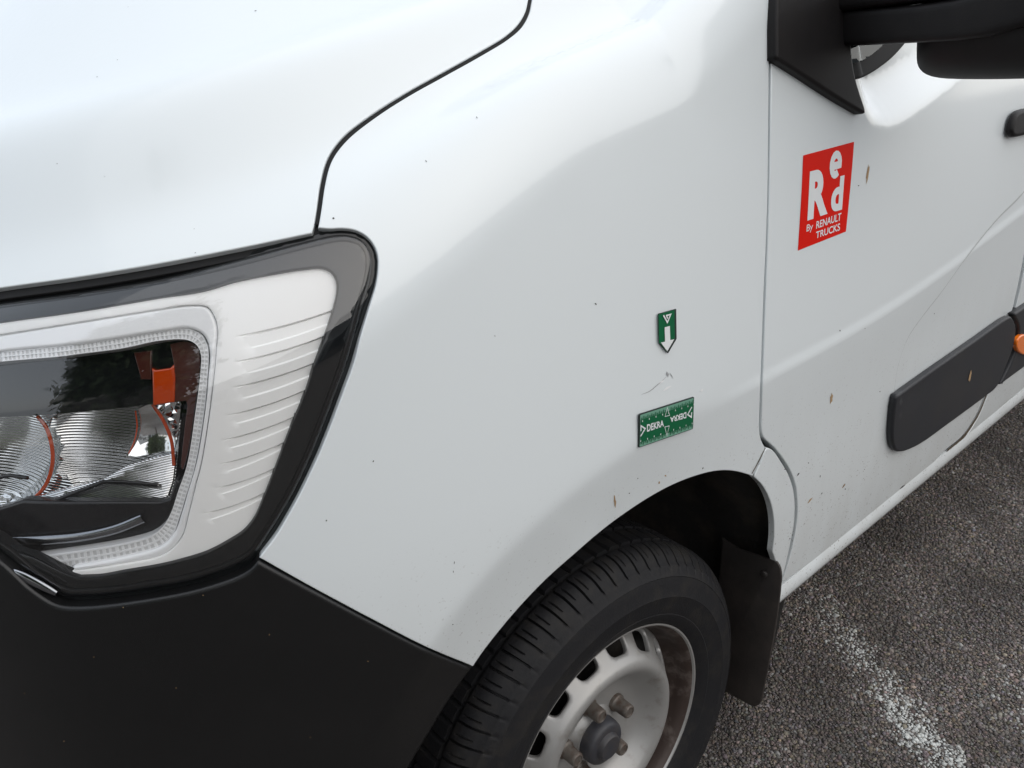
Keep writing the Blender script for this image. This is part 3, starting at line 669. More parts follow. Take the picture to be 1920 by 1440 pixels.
# disc with slots: triangulated in (angle, distance along the section) and wrapped round the axle
def disc():
    prof = np.array([(.196, -.058), (.1925, -.0530), (.1875, -.0460), (.1825, -.0400), (.1775, -.0345), (.172, -.0285), (.1665, -.0225), (.1615, -.0165), (.157, -.0110), (.152, -.0045), (.146, .0000), (.140, .0012), (.133, -.0010), (.126, -.0065), (.118, -.0155), (.108, -.0275), (.099, -.0360), (.090, -.0405), (.080, -.0420), (.050, -.0420), (.034, -.0420)])
    sl = np.r_[0, np.cumsum(np.hypot(*np.diff(prof, axis=0).T))]; fr, fy = spline(sl, prof[:, 0]), spline(sl, prof[:, 1])
    nsl = 15; ph = math.radians(75.5); RS = .17; per = 2*math.pi*RS
    def wrap(q, inw=0.):
        a = q[:, 0]/RS; r = fr(q[:, 1]); y = fy(q[:, 1]); e = 1e-4; tr, ty = (fr(q[:, 1]+e)-fr(q[:, 1]-e)), (fy(q[:, 1]+e)-fy(q[:, 1]-e)); L = np.hypot(tr, ty); nr, ny = ty/L, -tr/L
        nr, ny = np.where(ny < 0, -nr, nr), np.abs(ny)
        r = r-nr*inw; y = y-ny*inw
        return np.c_[WC[0]+r*np.cos(a), WC[1]+y, WC[2]+r*np.sin(a)]
    V = []; F = []
    for b in range(nsl):
        a0 = RS*(ph+2*math.pi*(b-.5)/nsl); a1 = RS*(ph+2*math.pi*(b+.5)/nsl); m = .5*(a0+a1)
        s0, s1 = .0145, .0535; hw = .0215; cs = .5*(s0+s1); hs_ = .5*(s1-s0); hole = []
        for k in range(28):
            t = 2*math.pi*k/28; c_, q_ = math.cos(t), math.sin(t); hole.append((m+hw*np.sign(c_)*abs(c_)**.55, cs+hs_*np.sign(q_)*abs(q_)**.62))
        hole = np.array(hole); ou = hole.copy(); ctr = np.array([m, cs]); lip = ctr+(hole-ctr)*1.09
        nu = 9; left = [(a0, s) for s in sl]; right = [(a1, s) for s in sl]; us = np.linspace(a0, a1, nu)[1:-1]
        pts = left+right+[(u, s) for u in us for s in sl]
        keep = [p for p in pts if not in_poly(np.array([p[0]]), np.array([p[1]]), ctr+(hole-ctr)*1.16)[0]]
        base = [Vector(map(float, p)) for p in list(map(tuple, lip))+keep]; n = len(lip)
        ed = [(i, (i+1) % n) for i in range(n)]
        ov, _, of, _, _, _ = delaunay_2d_cdt(base, ed, [], 0, 1e-8); A = np.array([tuple(v) for v in ov]); o0 = len(V)
        mp = [int(np.argmin(np.hypot(*(A-p).T))) for p in lip]
        V += list(wrap(A))
        for f in of:
            c = A[list(f)].mean(0)
            if not in_poly(c[:1], c[1:], lip)[0]: f = list(f) if area2(A[list(f)]) > 0 else list(f)[::-1]; F.append(tuple(o0+i for i in f))
        prev = [o0+i for i in mp]
        for sc_, inw in ((1.03, .0012), (1.0, .004), (1.0, .008)):
            q = ctr+(hole-ctr)*sc_; i0 = len(V); V += list(wrap(q, inw)); cur = list(range(i0, i0+n))
            for i in range(n): j = (i+1) % n; F.append((prev[i], prev[j], cur[j], cur[i]))
            prev = cur
    o = mesh_obj('rim_disc', V, F, M['rim'], wheel)
    import bmesh
    bm = bmesh.new(); bm.from_mesh(o.data); bmesh.ops.remove_doubles(bm, verts=bm.verts, dist=2e-5); bmesh.ops.recalc_face_normals(bm, faces=bm.faces); bm.to_mesh(o.data); bm.free()
    return o
dsc = disc()
# hub: centre boss, dust cap, bolts
def revolve_at(name, mat, parent, c, prof, n=28, hexag=False, sharp=35, tilt=None):
    V = []; F = []; m = len(prof)
    for i in range(n):
        a = 2*math.pi*i/n
        for (r, y) in prof: V.append((c[0]+r*math.cos(a), c[1]+y, c[2]+r*math.sin(a)))
    for i in range(n):
        j = (i+1) % n
        for k in range(m-1): F.append((i*m+k, i*m+k+1, j*m+k+1, j*m+k))
    F.append(tuple(i*m+m-1 for i in range(n)))
    return mesh_obj(name, V, F, mat, parent, sharp=sharp)
HC = WC+np.array([-.008, 0, .002])
revolve_at('hub_boss', M['rim'], wheel, HC, [(.052, -.042), (.046, -.036), (.044, -.030), (.030, -.030)], n=48)
revolve_at('hub_cap', M['cap'], wheel, HC, [(.0405, -.031), (.0405, -.018), (.039, -.010), (.036, -.0065), (.031, -.005), (.0245, -.0048), (.0235, -.0028), (.0225, .0015), (.0205, .0035), (.0, .0038)], n=48)
for k in range(5):
    a = math.radians(96+72*k); c = HC+np.array([.0655*math.cos(a), 0, .0655*math.sin(a)])
    b = revolve_at('wheel_bolt', M['bolt'], wheel, c, [(.0165, -.043), (.0160, -.036), (.0135, -.0335), (.0130, -.031), (.0125, -.016), (.0122, -.0105), (.0108, -.0085), (.0088, -.008), (.0083, -.0095), (.004, -.0098)], n=18)
# brake drum / dark space behind the disc
lathe('brake_drum', M['liner'], wheel, [(.188, -.075), (.10, -.075), (.02, -.075)], n=48)

# ------------------------------------------------------------------ wheel arch liner, mud flap
AC = (-.005, .43)
def liner():
    V = []; F = []; ys = [.048, .035, .0, -.10, -.24, -.34]; th = np.radians(np.linspace(-28, 190, 60)); n = len(ys)
    for i, t in enumerate(th):
        for j, y in enumerate(ys):
            r = .445+.012*math.sin(j*2.1)+(.02 if j == 0 else 0) + .004*(i % 6 == 0)
            V.append((AC[0]+r*math.cos(t), y-.02, AC[1]+r*math.sin(t)))
    for i in range(len(th)-1):
        for j in range(n-1): F.append((i*n+j, i*n+j+1, (i+1)*n+j+1, (i+1)*n+j))
    # inner wall
    b = len(V)
    for i, t in enumerate(th): V.append((AC[0]+.445*math.cos(t), -.36, AC[1]+.445*math.sin(t)))
    V.append((AC[0], -.36, AC[1]))
    for i in range(len(th)-1): F.append((i*n+n-1, b+i, b+i+1, (i+1)*n+n-1)); F.append((b+i, len(V)-1, b+i+1))
    return mesh_obj('wheel_arch_liner', V, F, M['liner'], van, sharp=40)
liner()
def plate(name, mat, parent, P, nrm, th, bev=.003, sharp=30):
    """a flat plate from a planar loop, thickness th behind it, rounded at the rim"""
    P = np.asarray(P, float); nrm = np.asarray(nrm, float)/np.linalg.norm(nrm); n = len(P); c = P.mean(0)
    T = np.roll(P, -1, 0)-np.roll(P, 1, 0); o = np.cross(T, nrm); o /= np.linalg.norm(o, axis=1)[:, None]
    if np.mean(np.sum(o*(P-c), 1)) < 0: P = P[::-1]; T = np.roll(P, -1, 0)-np.roll(P, 1, 0); o = np.cross(T, nrm); o /= np.linalg.norm(o, axis=1)[:, None]
    rings = [P-o*bev, P-o*bev*.3-nrm*bev*.3, P-nrm*bev, P-nrm*(th-bev), P-o*bev-nrm*th]
    V = np.vstack(rings); F = [tuple(range(n)), tuple(range(4*n, 5*n))[::-1]]
    for r in range(4):
        for i in range(n): j = (i+1) % n; F.append((r*n+i, (r+1)*n+i, (r+1)*n+j, r*n+j))
    return mesh_obj(name, V, F, mat, parent, sharp=sharp)
def on_plane(px, p0, nr):
    d = rays(px); t = ((np.asarray(p0)-CAM_C) @ nr)/(d @ nr); return CAM_C+d*t[:, None]
fl = join(seg((1352, 1009), (1386, 1030), (1440, 1048), step=6, smooth=False), seg((1440, 1048), (1457, 1055), (1464, 1074), (1463, 1100), (1456, 1160), (1444, 1230), (1430, 1300), (1426, 1318), (1414, 1326), (1395, 1317), (1335, 1284), step=6), seg((1335, 1284), (1352, 1009), step=20))
flap = plate('mud_flap', M['flap'], van, on_plane(fl, (.37, 0, 0), np.array([1., 0, -.03])), (-1, 0, .03), .007)
sc_p = on_plane([(1433, 1076)], (.368, 0, 0), np.array([1., 0, -.03]))[0]
def knob(name, mat, parent, c, axis, r, h, n=16, dome=.5):
    axis = np.asarray(axis, float); axis /= np.linalg.norm(axis); u = np.cross(axis, [0, 0, 1.] if abs(axis[2]) < .9 else [1., 0, 0]); u /= np.linalg.norm(u); v = np.cross(axis, u)
    V = []; F = []; pr_ = [(r, -.001), (r, h*.4), (r*.85, h*.8), (r*.45, h)]; m = len(pr_)
    for i in range(n):
        a = 2*math.pi*i/n
        for rr, hh in pr_: V.append(np.asarray(c)+rr*(math.cos(a)*u+math.sin(a)*v)+hh*axis)
    for i in range(n):
        j = (i+1) % n
        for k in range(m-1): F.append((i*m+k, j*m+k, j*m+k+1, i*m+k+1))
    F.append(tuple(i*m+m-1 for i in range(n)))
    return mesh_obj(name, V, F, mat, parent, sharp=40)
knob('flap_screw', M['flap'], flap, sc_p, (-1, 0, 0), .0065, .004)
# ------------------------------------------------------------------ door mirror, window corner, handle
mir = empty('door_mirror', (.5, .05, 1.4), van)
mb = join(seg((1457, -115), (1456, 0), (1456, 110), step=8), seg((1456, 110), (1502, 139), (1570, 184), (1617, 212), step=8), seg((1617, 212), (1623, 213), (1624, 206), (1616, 180), (1606, 146), (1600, 110), (1597, 60), (1597, 0), (1600, -115), step=7), seg((1600, -115), (1457, -115), step=12))
_belt = FEAT['belt']; FEAT['belt'] = None
panel('mirror_base', M['mirror'], mir, at(mb, -.013), off=-.013, res=.012, thick=.04, er=.005)
FEAT['belt'] = _belt
def sweep(name, mat, parent, path, sec, up=(0, 0, 1), n=16, sharp=35, power=4.):
    """superelliptic section (half-sizes per station) along a path"""
    path = np.array(path, float); T = np.gradient(path, axis=0); T /= np.linalg.norm(T, axis=1)[:, None]; V = []; F = []
    for i, p in enumerate(path):
        s = np.cross(T[i], up); s /= np.linalg.norm(s); u = np.cross(s, T[i]); a_, b_ = sec[i]
        for k in range(n):
            t = 2*math.pi*(k+.5)/n; c, q = math.cos(t), math.sin(t)
            V.append(p+s*a_*np.sign(c)*abs(c)**(2/power)+u*b_*np.sign(q)*abs(q)**(2/power))
    m = len(path)
    for i in range(m-1):
        for k in range(n): j = (k+1) % n; F.append((i*n+k, i*n+j, (i+1)*n+j, (i+1)*n+k))
    F.append(tuple(range(n))[::-1]); F.append(tuple((m-1)*n+k for k in range(n)))
    return mesh_obj(name, V, F, mat, parent, sharp=sharp)
# arm: out from the base, swelling into the housing
ap = [(.487, .030, 1.4035), (.487, .036, 1.4035), (.487, .044, 1.4035), (.487, .10, 1.403), (.487, .15, 1.403), (.487, .19, 1.404), (.488, .22, 1.408), (.491, .25, 1.418), (.496, .28, 1.438)]
asz = [(.028, .018), (.033, .0215), (.036, .0235), (.036, .0235), (.036, .0235), (.036, .0245), (.036, .027), (.036, .031), (.034, .034)]
sweep('mirror_arm', M['mirror'], mir, ap, asz, n=32, power=7.)
sweep('arm_bracket', M['mirror'], mir, [(.492, .00, 1.440), (.492, .03, 1.442), (.492, .10, 1.446), (.495, .20, 1.452), (.50, .29, 1.47)], [(.05, .018), (.05, .018), (.047, .019), (.042, .022), (.036, .03)], n=24, power=5.)
# housing: rounded box, bulged towards the front
def housing():
    V = []; F = []; ny, nz = 28, 36; y0, y1, z0, z1 = .113, .345, 1.330, 1.72
    def pt(u, v, side):
        # u across (0..1 outwards), v up, rounded corners through a superellipse mapping
        a, b = 2*u-1, 2*v-1; 
        ex = (1-min(1, abs(a))**5)**.5*(1-min(1, abs(b))**6)**.5
        y = y0+(y1-y0)*u; z = z0+(z1-z0)*v-.004*math.sin(u*3)
        x = .555-(.085 if side else -.07)*ex
        return (x, y, z)
    idx = {}
    cs = lambda k, n: .5-.5*math.cos(math.pi*k/n)
    for side in (1, 0):
        for i in range(ny+1):
            for j in range(nz+1):
                a, b = 2*cs(i, ny)-1, 2*cs(j, nz)-1
                # squircle: pull the square's corners in
                k = (max(abs(a), abs(b))/max((abs(a)**7+abs(b)**7)**(1/7), 1e-9)) if max(abs(a), abs(b)) > 0 else 1
                idx[side, i, j] = len(V); V.append(pt((a*k+1)/2, (b*k+1)/2, side))
    for side in (1, 0):
        for i in range(ny):
            for j in range(nz):
                f = (idx[side, i, j], idx[side, i, j+1], idx[side, i+1, j+1], idx[side, i+1, j]); F.append(f if side else f[::-1])
    return mesh_obj('mirror_housing', V, F, M['mirror'], mir, sharp=60)
housing()
# window corner and its rubber
tri = join(seg((1560, 60), (1565, 92), (1580, 125), (1598, 152), step=6), seg((1598, 152), (1610, 148), (1625, 143), (1650, 128), (1675, 108), (1700, 80), (1730, 40), (1780, -30), (1800, -90), step=7), seg((1800, -90), (1555, -90), (1560, 60), step=12, smooth=False))
gls = join(seg((1562, 60), (1568, 92), (1580, 116), step=6), seg((1580, 116), (1594, 120), (1604, 119), (1625, 110), (1648, 93), (1672, 66), (1700, 30), (1750, -40), (1775, -90), step=7), seg((1775, -90), (1558, -90), (1562, 60), step=12, smooth=False))
panel('window_seal', M['gap'], door, at(tri, -.006), off=-.006, res=.006, thick=.012, er=.004, holes=[])
panel('window_glass', M['glass'], door, at(gls, -.0095), off=-.0095, res=.008, thick=.004, er=.001)
hd = join(seg((1899, 246), (1900, 238), (1906, 216), (1913, 208), (1940, 200), (2010, 176), (2040, 172), (2046, 200), (2038, 216), (1990, 236), (1930, 252), (1903, 256), (1899, 246), step=6))
panel('door_handle', M['mirror'], door, at(hd, -.016), off=-.016, res=.008, thick=.012, er=.007)
# ------------------------------------------------------------------ body behind and above (seen only from a step aside)
def loft_quad(name, mat, pts, parent, n=10, bulge=(0, 0, 0)):
    a, b, c, d = [np.array(p, float) for p in pts]; V = []; F = []
    for i in range(n+1):
        for j in range(n+1):
            u, v = i/n, j/n; V.append((a*(1-u)+b*u)*(1-v)+(d*(1-u)+c*u)*v+np.array(bulge)*16*u*(1-u)*v*(1-v))
    for i in range(n):
        for j in range(n): F.append((i*(n+1)+j, (i+1)*(n+1)+j, (i+1)*(n+1)+j+1, i*(n+1)+j+1))
    return mesh_obj(name, V, F, mat, parent)
loft_quad('windscreen', M['glass'], [(.16, -.12, 1.50), (.16, -1.72, 1.50), (.80, -1.60, 2.12), (.80, -.26, 2.12)], van, bulge=(-.05, 0, .03))
loft_quad('roof', M['paint'], [(.80, -.26, 2.12), (.80, -1.60, 2.12), (3.2, -1.60, 2.22), (3.2, -.26, 2.22)], van, bulge=(0, 0, .06))
loft_quad('dashboard', M['gap'], [(.20, -.14, 1.44), (.20, -1.72, 1.44), (1.1, -1.72, 1.40), (1.1, -.14, 1.40)], van)
loft_quad('bulkhead', M['gap'], [(1.25, -.10, .4), (1.25, -1.75, .4), (1.25, -1.66, 2.12), (1.25, -.26, 2.12)], van)
loft_quad('underbody', M['gap'], [(.47, -.03, .43), (.47, -1.85, .43), (3.2, -1.85, .43), (3.2, -.03, .43)], van)
loft_quad('far_side', M['paint'], [(-.3, -1.90, .40), (3.2, -1.90, .40), (3.2, -1.62, 2.2), (.5, -1.72, 1.6)], van)
loft_quad('upper_side', M['paint'], [(.62, -.13, 1.78), (3.2, -.13, 1.78), (3.2, -.26, 2.22), (.80, -.26, 2.12)], van)
# ------------------------------------------------------------------ lettering helpers: flat print laid on a surface
def quad_map(c3):
    """c3: TL, TR, BR, BL in 3-D -> function (u,v from top-left) -> point"""
    c3 = np.asarray(c3, float)
    def f(uv, lift_=0.):
        u, v = uv[:, :1], uv[:, 1:2]
        P = (c3[0]*(1-u)+c3[1]*u)*(1-v)+(c3[3]*(1-u)+c3[2]*u)*v
        return P
    n = np.cross(c3[3]-c3[0], c3[1]-c3[0]); n /= np.linalg.norm(n)
    if n[1] < 0: n = -n
    return f, n
def text_tris(s, bold=0.):
    c = bpy.data.curves.new('print', 'FONT'); c.body = s; c.size = 1.; c.offset = bold; c.resolution_u = 6
    o = bpy.data.objects.new('print', c); COL.objects.link(o); bpy.context.view_layer.update()
    dg = bpy.context.evaluated_depsgraph_get(); me = bpy.data.meshes.new_from_object(o.evaluated_get(dg))
    V = np.array([v.co[:2] for v in me.vertices]); F = [tuple(p.vertices) for p in me.polygons]
    bpy.data.objects.remove(o); bpy.data.curves.remove(c); bpy.data.meshes.remove(me)
    lo, hi = V.min(0), V.max(0); V = (V-lo)/(hi-lo); V[:, 1] = 1-V[:, 1]
    return V, F
def text_on(c3, s, bold, lift_):
    f, n = quad_map(c3); V, F = text_tris(s, bold); return f(V)+n*lift_, F
def poly_on(c3, uv, lift_):
    f, n = quad_map(c3); uv = np.array(uv, float); return f(uv)+n*lift_, [tuple(range(len(uv)))]
def stroke_on(c3, uv, w, lift_, closed=False):
    """a line of metric width w along uv points"""
    f, n = quad_map(c3); P = f(np.array(uv, float)); m = len(P); V = []; F = []
    for i in range(m):
        a = P[(i-1) % m] if (closed or i > 0) else 2*P[0]-P[1]; b = P[(i+1) % m] if (closed or i < m-1) else 2*P[-1]-P[-2]
        d0 = P[i]-a; d1 = b-P[i]; d0 = d0/np.linalg.norm(d0); d1 = d1/np.linalg.norm(d1); s0 = np.cross(n, d0); s1 = np.cross(n, d1); s = s0+s1; s /= np.linalg.norm(s); k = min(2.2, 1/max(.3, float(s @ s0)))
        V += [P[i]-s*w*.5*k+n*lift_, P[i]+s*w*.5*k+n*lift_]
    for i in range(m if closed else m-1): j = (i+1) % m; F.append((2*i, 2*j, 2*j+1, 2*i+1))
    return np.array(V), F
def merged(name, mat, parent, parts):
    V = []; F = []
    for v, f in parts: b = len(V); V += list(v); F += [tuple(b+i for i in q) for q in f]
    return mesh_obj(name, V, F, mat, parent, smooth=False)
# ---- red sticker on the door
z6 = lambda *p: [(x/5.5375+1440, y/5.5375+240) for x, y in p]
st_c = at(z6((362, 285), (891, 143), (806, 1075), (307, 1273)))
f_, n_ = quad_map(st_c)
# follow the door's curvature: subdivided sheet
def sheet(name, mat, parent, c3, lift_, n=10):
    f, nn = quad_map(c3); uv = np.array([(i/n, j/n) for j in range(n+1) for i in range(n+1)]); P = f(uv)
    P = side_at(P[:, [0, 2]]); P = P+grad(P)*lift_
    F = [(j*(n+1)+i, j*(n+1)+i+1, (j+1)*(n+1)+i+1, (j+1)*(n+1)+i) for j in range(n) for i in range(n)]
    F = [q[::-1] for q in F]
    return mesh_obj(name, mat=mat, parent=parent, V=P, faces=F)
sticker = sheet('sticker', M['red'], van, st_c, .0005)
tag(sticker, 'red square sticker with white lettering on the door')
txt = []
for s, q, b in (('R', ((430, 452), (622, 403), (612, 890), (403, 963)), .05),
                ('d', ((664, 524), (789, 489), (763, 846), (641, 882)), .045), ('By', ((398, 1005), (466, 981), (458, 1074), (392, 1100)), .006),
                ('RENAULT', ((498, 970), (757, 878), (750, 958), (494, 1047)), .018), ('TRUCKS', ((494, 1078), (745, 985), (740, 1063), (490, 1148)), .018)):
    V, F = text_on(at(z6(*q)), s, b, 0)
    P = side_at(V[:, [0, 2]]); txt.append((P+grad(P)*.0009, F))
ec = at(z6((640, 262), (771, 226), (752, 498), (627, 536)))
ep = [(.20, .535), (.82, .535)]+[(.5+.335*math.cos(math.radians(t)), .5-.385*math.sin(math.radians(t))) for t in (14, 32, 52, 72, 92, 115, 140, 165, 190, 215, 238, 258, 275, 292, 308)]
V, F = stroke_on(ec, ep, .0112, 0); P = side_at(V[:, [0, 2]]); txt.append((P+grad(P)*.0009, F))
merged('lettering', M['white'], sticker, txt)

# ---- magnets on the wing
z5 = lambda *p: [(x/4.8+1160, y/4.8+560) for x, y in p]
def magnet(name, cpx, outline, th, label, cat):
    c3 = at(z5(*cpx)); f, n = quad_map(c3); n = np.cross(c3[2]-c3[0], c3[3]-c3[1]); n = n/np.linalg.norm(n)*np.sign(n[1])
    c3 = on_plane(z5(*cpx), c3.mean(0)+n*.0006, n); f = quad_map(c3)[0]; P = f(np.array(outline, float))
    # lie on the wing: touch it at the highest point
    base = P+n*.0004
    o = plate(name, M['magnet'], None, base+n*th, n, th, bev=.0005)
    tag(o, label, cat)
    face = c3+n*(th+.0005)
    return o, face, n
def rr(u, v, k=6):
    out = []
    for cx, cy, a0 in ((1-u, 1-v, 0), (u, 1-v, 90), (u, v, 180), (1-u, v, 270)):
        for i in range(k+1):
            a = math.radians(a0+90*i/k); out.append((cx+u*math.cos(a), cy+v*math.sin(a)))
    return out
mg1, fc1, _ = magnet('ruler_magnet', ((172, 1036), (667, 878), (657, 1168), (166, 1338)), rr(.02, .04), .0022, 'green oblong scale magnet printed DEKRA stuck on the wing above the wheel arch', 'magnet')
F1 = lambda p: p
merged('pale_face', M['lgreen'], mg1, [poly_on(fc1, [(u*.972+.014, v*.95+.025) for u, v in rr(.015, .03)], .0001)])
grn = [poly_on(fc1, [(.02, .165), (.98, .165), (.98, .835), (.02, .835)], .0009)]
for i in range(28):
    u = .035+.93*i/27
    if .455 < u < .545: continue
    h = .06 if i % 2 == 0 else .10
    grn.append(poly_on(fc1, [(u-.0065, .17-h), (u+.0065, .17-h), (u+.0065, .17), (u-.0065, .17)], .0009))
    grn.append(poly_on(fc1, [(u-.0065, .83), (u+.0065, .83), (u+.0065, .83+h), (u-.0065, .83+h)], .0009))
merged('green_print', M['green'], mg1, grn)
wh = []
d1 = z5((248, 1130), (400, 1088), (400, 1145), (248, 1196)); d2 = z5((602, 1072), (457, 1112), (457, 1064), (602, 1016))
off1 = (fc1-at(z5((172, 1036), (667, 878), (657, 1168), (166, 1338)))).mean(0)
def on_face(px, c3): nn = quad_map(c3)[1]; return on_plane(px, c3[0], nn)
wh.append(text_on(on_face(d1, fc1), 'DEKRA', .03, .0013)); wh.append(text_on(on_face(d2, fc1), 'DEKRA', .03, .0013))
wh.append(stroke_on(on_face(z5((0, 0), (1000, 0), (1000, 1000), (0, 1000)), fc1), [(.191, 1.145), (.191, 1.185)], .0015, .0013)) if False else None
def px_stroke(c3, pxs, w, closed=False):
    P = on_face(pxs, c3); n = quad_map(c3)[1]; m = len(P); V = []; F = []
    for i in range(m):
        a = P[(i-1) % m] if (closed or i > 0) else 2*P[0]-P[1]; b = P[(i+1) % m] if (closed or i < m-1) else 2*P[-1]-P[-2]
        d0 = (P[i]-a)/np.linalg.norm(P[i]-a); d1_ = (b-P[i])/np.linalg.norm(b-P[i]); s0 = np.cross(n, d0); s = s0+np.cross(n, d1_); s /= np.linalg.norm(s); k = min(2., 1/max(.3, float(s @ s0)))
        V += [P[i]-s*w*.5*k+n*.0013, P[i]+s*w*.5*k+n*.0013]
    for i in range(m if closed else m-1): j = (i+1) % m; F.append((2*i, 2*j, 2*j+1, 2*i+1))
    return np.array(V), F
wh = [w for w in wh if w is not None]
wh.append(px_stroke(fc1, z5((194, 1190), (194, 1142), (232, 1166), (190, 1236)), .0022))
wh.append(px_stroke(fc1, z5((650, 1020), (648, 1064), (614, 1040), (652, 972)), .0022))
wh.append(px_stroke(fc1, z5((431, 976), (411, 1058), (451, 1047)), .0009, True))
wh.append(px_stroke(fc1, z5((408, 1152), (448, 1142), (428, 1232)), .0009, True))
for i in range(9):
    if i == 4: continue
    u = .03+.94*i/8
    wh.append(stroke_on(fc1, [(u+.012, .185), (u+.012, .235)], .0012, .0013)); wh.append(stroke_on(fc1, [(u-.012, .765), (u-.012, .815)], .0012, .0013))
wh.append(stroke_on(fc1, [(.5, .205), (.5, .235)], .0008, .0013)); wh.append(stroke_on(fc1, [(.5, .77), (.5, .80)], .0008, .0013))
merged('white_print', M['white'], mg1, wh)
def to_uv(c3, pxs):
    P = on_face(pxs, c3); a = c3[0]; ux = c3[1]-a; vx = c3[3]-a; A = np.stack([ux, vx], 1); return np.linalg.lstsq(A, (P-a).T, rcond=None)[0].T
cA = ((349, 133), (505, 90), (511, 440), (357, 483))
c3A = at(z5(*cA)); outA = to_uv(c3A, z5((349, 133), (505, 90), (508, 354), (432, 484), (357, 402)))
mg2, fc2, _ = magnet('arrow_magnet', cA, outA, .0022, 'small green arrow magnet pointing down at a scratch on the wing', 'magnet')
ins = lambda pts, k: [tuple(np.mean(pts, 0)+(np.array(p)-np.mean(pts, 0))*k) for p in pts]
merged('green_print', M['green'], mg2, [poly_on(fc2, ins([tuple(p) for p in to_uv(fc2, z5((354, 137), (503, 95), (505, 350), (430, 476), (360, 398)))], .97), .0002)])
arr = to_uv(fc2, z5((408, 256), (455, 243), (459, 369), (494, 360), (432, 470), (374, 394), (412, 384)))
merged('white_print', M['white'], mg2, [(poly_on(fc2, [tuple(arr[i]) for i in (0, 1, 2, 6)], .0010)), (poly_on(fc2, [tuple(arr[i]) for i in (5, 6, 2, 3, 4)], .0010)), px_stroke(fc2, z5((396, 148), (431, 212), (462, 140), (424, 150), (433, 178)), .0021)])

# ---- chips, dried mud, scratches: thin marks lying on the paint
def fleck(px, rx, ry, ang, seedn, k=9, lift_=.0004, jag=.35):
    r = np.random.default_rng(seedn); out = []
    for i in range(k):
        a = 2*math.pi*i/k; q = 1-jag*r.random(); x, y = rx*q*math.cos(a), ry*q*math.sin(a)
        out.append((px[0]+x*math.cos(ang)-y*math.sin(ang), px[1]+x*math.sin(ang)+y*math.cos(ang)))
    P = at(out, -lift_); return P, [tuple(range(k))]
marks = []; muds = []
for i, (x, y, rx, ry, a) in enumerate([(625, 409, 3.2, 2.6, 0), (799, 302, 3.5, 1.2, 1.0), (894, 220, 3, 1, 1.1), (1117, 570, 3.2, 1.6, .8), (928, 630, 2, 1, 1), (700, 865, 1.6, 2.6, .4), (612, 976, 2, 2, 0), (852, 1055, 1, 4, .1), (850, 1072, 1, 3, 0), (849, 1171, 1.8, 1.6, 0), (958, 1145, 1.6, 2, .5), (1180, 925, 1.6, 1.6, 0), (1196, 897, 1.2, 1.6, 0), (1318, 878, 1.5, 3, .3), (1575, 620, 1.6, 2.5, 0), (1650, 734, 1.5, 1.5, 0), (1516, 868, 1.5, 1.5, 0), (1538, 893, 1, 3.5, .2), (1621, 880, 1.2, 1.2, 0), (1497, 889, 1.6, 5, .55), (1583, 910, 1.6, 6, .6), (1585, 917, 1.4, 2.2, .3), (1541, 925, 1, 3, .4), (1523, 1064, 2.5, 3.5, .5), (1692, 913, 10, 1.6, -.68), (1610, 348, 1.6, 1.6, 0), (1622, 616, 1, 1, 0), (1752, 588, 1.2, 1.2, 0), (1486, 1003, 1.6, 1.6, 0), (1472, 880, 2, 1.4, .3), (1481, 1010, 1.3, 2, 0), (1420, 905, 2, 2.6, 0), (240, 13, 1, 1, 0), (479, 20, 4, 1.3, -.3), (220, 112, 2, 1, 0), (182, 144, 2.5, 1, -.3), (196, 331, 1.5, 1.2, 0), (107, 307, 2.5, 1, 0), (366, 474, 2.6, 1.2, -.2), (364, 429, 1.5, 1, .5)]):
    k_ = .62 if x < 600 else .8
    marks.append(fleck((x, y), rx*k_, ry*k_, a, i))
for i, (x, y, rx, ry, a) in enumerate([(1627, 325, 3.4, 21, .16), (1559, 747, 3.6, 13, .16), (1153, 941, 2.6, 14, -.1), (1819, 705, 2.2, 15, .2), (1519, 938, 2, 8, .7), (1582, 911, 1.5, 6, .6), (1248, 892, 2, 2, 0), (1236, 905, 2, 3, 0)]):
    lf = .0004 if x != 1819 else .0142
    muds.append(fleck((x, y), rx, ry, a, 100+i, k=13, lift_=lf, jag=.5))
dust = [fleck((x, y), 1.3, 1.0, i, 300+i, lift_=.0046) for i, (x, y) in enumerate([(176, 1232), (231, 1139), (582, 1383), (46, 1300), (381, 1116), (505, 1190), (330, 1290), (690, 1240), (120, 1390)])]
merged('dust_speck', M['mud'], bumper, dust)['kind'] = 'stuff'
mk_ = merged('paint_chip', M['chip'], van, marks); mk_['kind'] = 'stuff'
md_ = merged('mud_splash', M['mud'], van, muds); md_['kind'] = 'stuff'
# scratch between the magnets
def hair(px, w): 
    P = at(px, -.0005); N = grad(P); T = np.gradient(P, axis=0); o = np.cross(T, N); o /= np.linalg.norm(o, axis=1)[:, None]; m = len(P)
    ww = w*np.sin(np.linspace(.25, math.pi-.15, m))[:, None]; return np.vstack([P-o*ww, P+o*ww]), [(i, i+1, m+i+1, m+i) for i in range(m-1)]
sc_ = [hair(seg(*z5((205, 862), (275, 835), (345, 780), (395, 735), (432, 700)), step=3), .0006), hair(seg(*z5((458, 668), (475, 690), (490, 720)), step=2), .0006), hair(seg(*z5((434, 655), (432, 678), (448, 694), (440, 660)), step=2), .0012)]
s2 = merged('scratch', pr('scratch_grey', (.36, .37, .38), .5), van, sc_); s2['kind'] = 'stuff'
sw_ = [hair(seg(*z5((355, 768), (385, 750), (412, 738)), step=3), .0016), hair(seg(*z5((402, 830), (430, 808), (475, 785)), step=3), .0016), hair(seg(*z5((735, 828), (752, 824), (760, 820)), step=2), .002)]
merged('scratch', pr('scratch_white', (.86, .87, .88), .4), van, sw_)['kind'] = 'stuff'
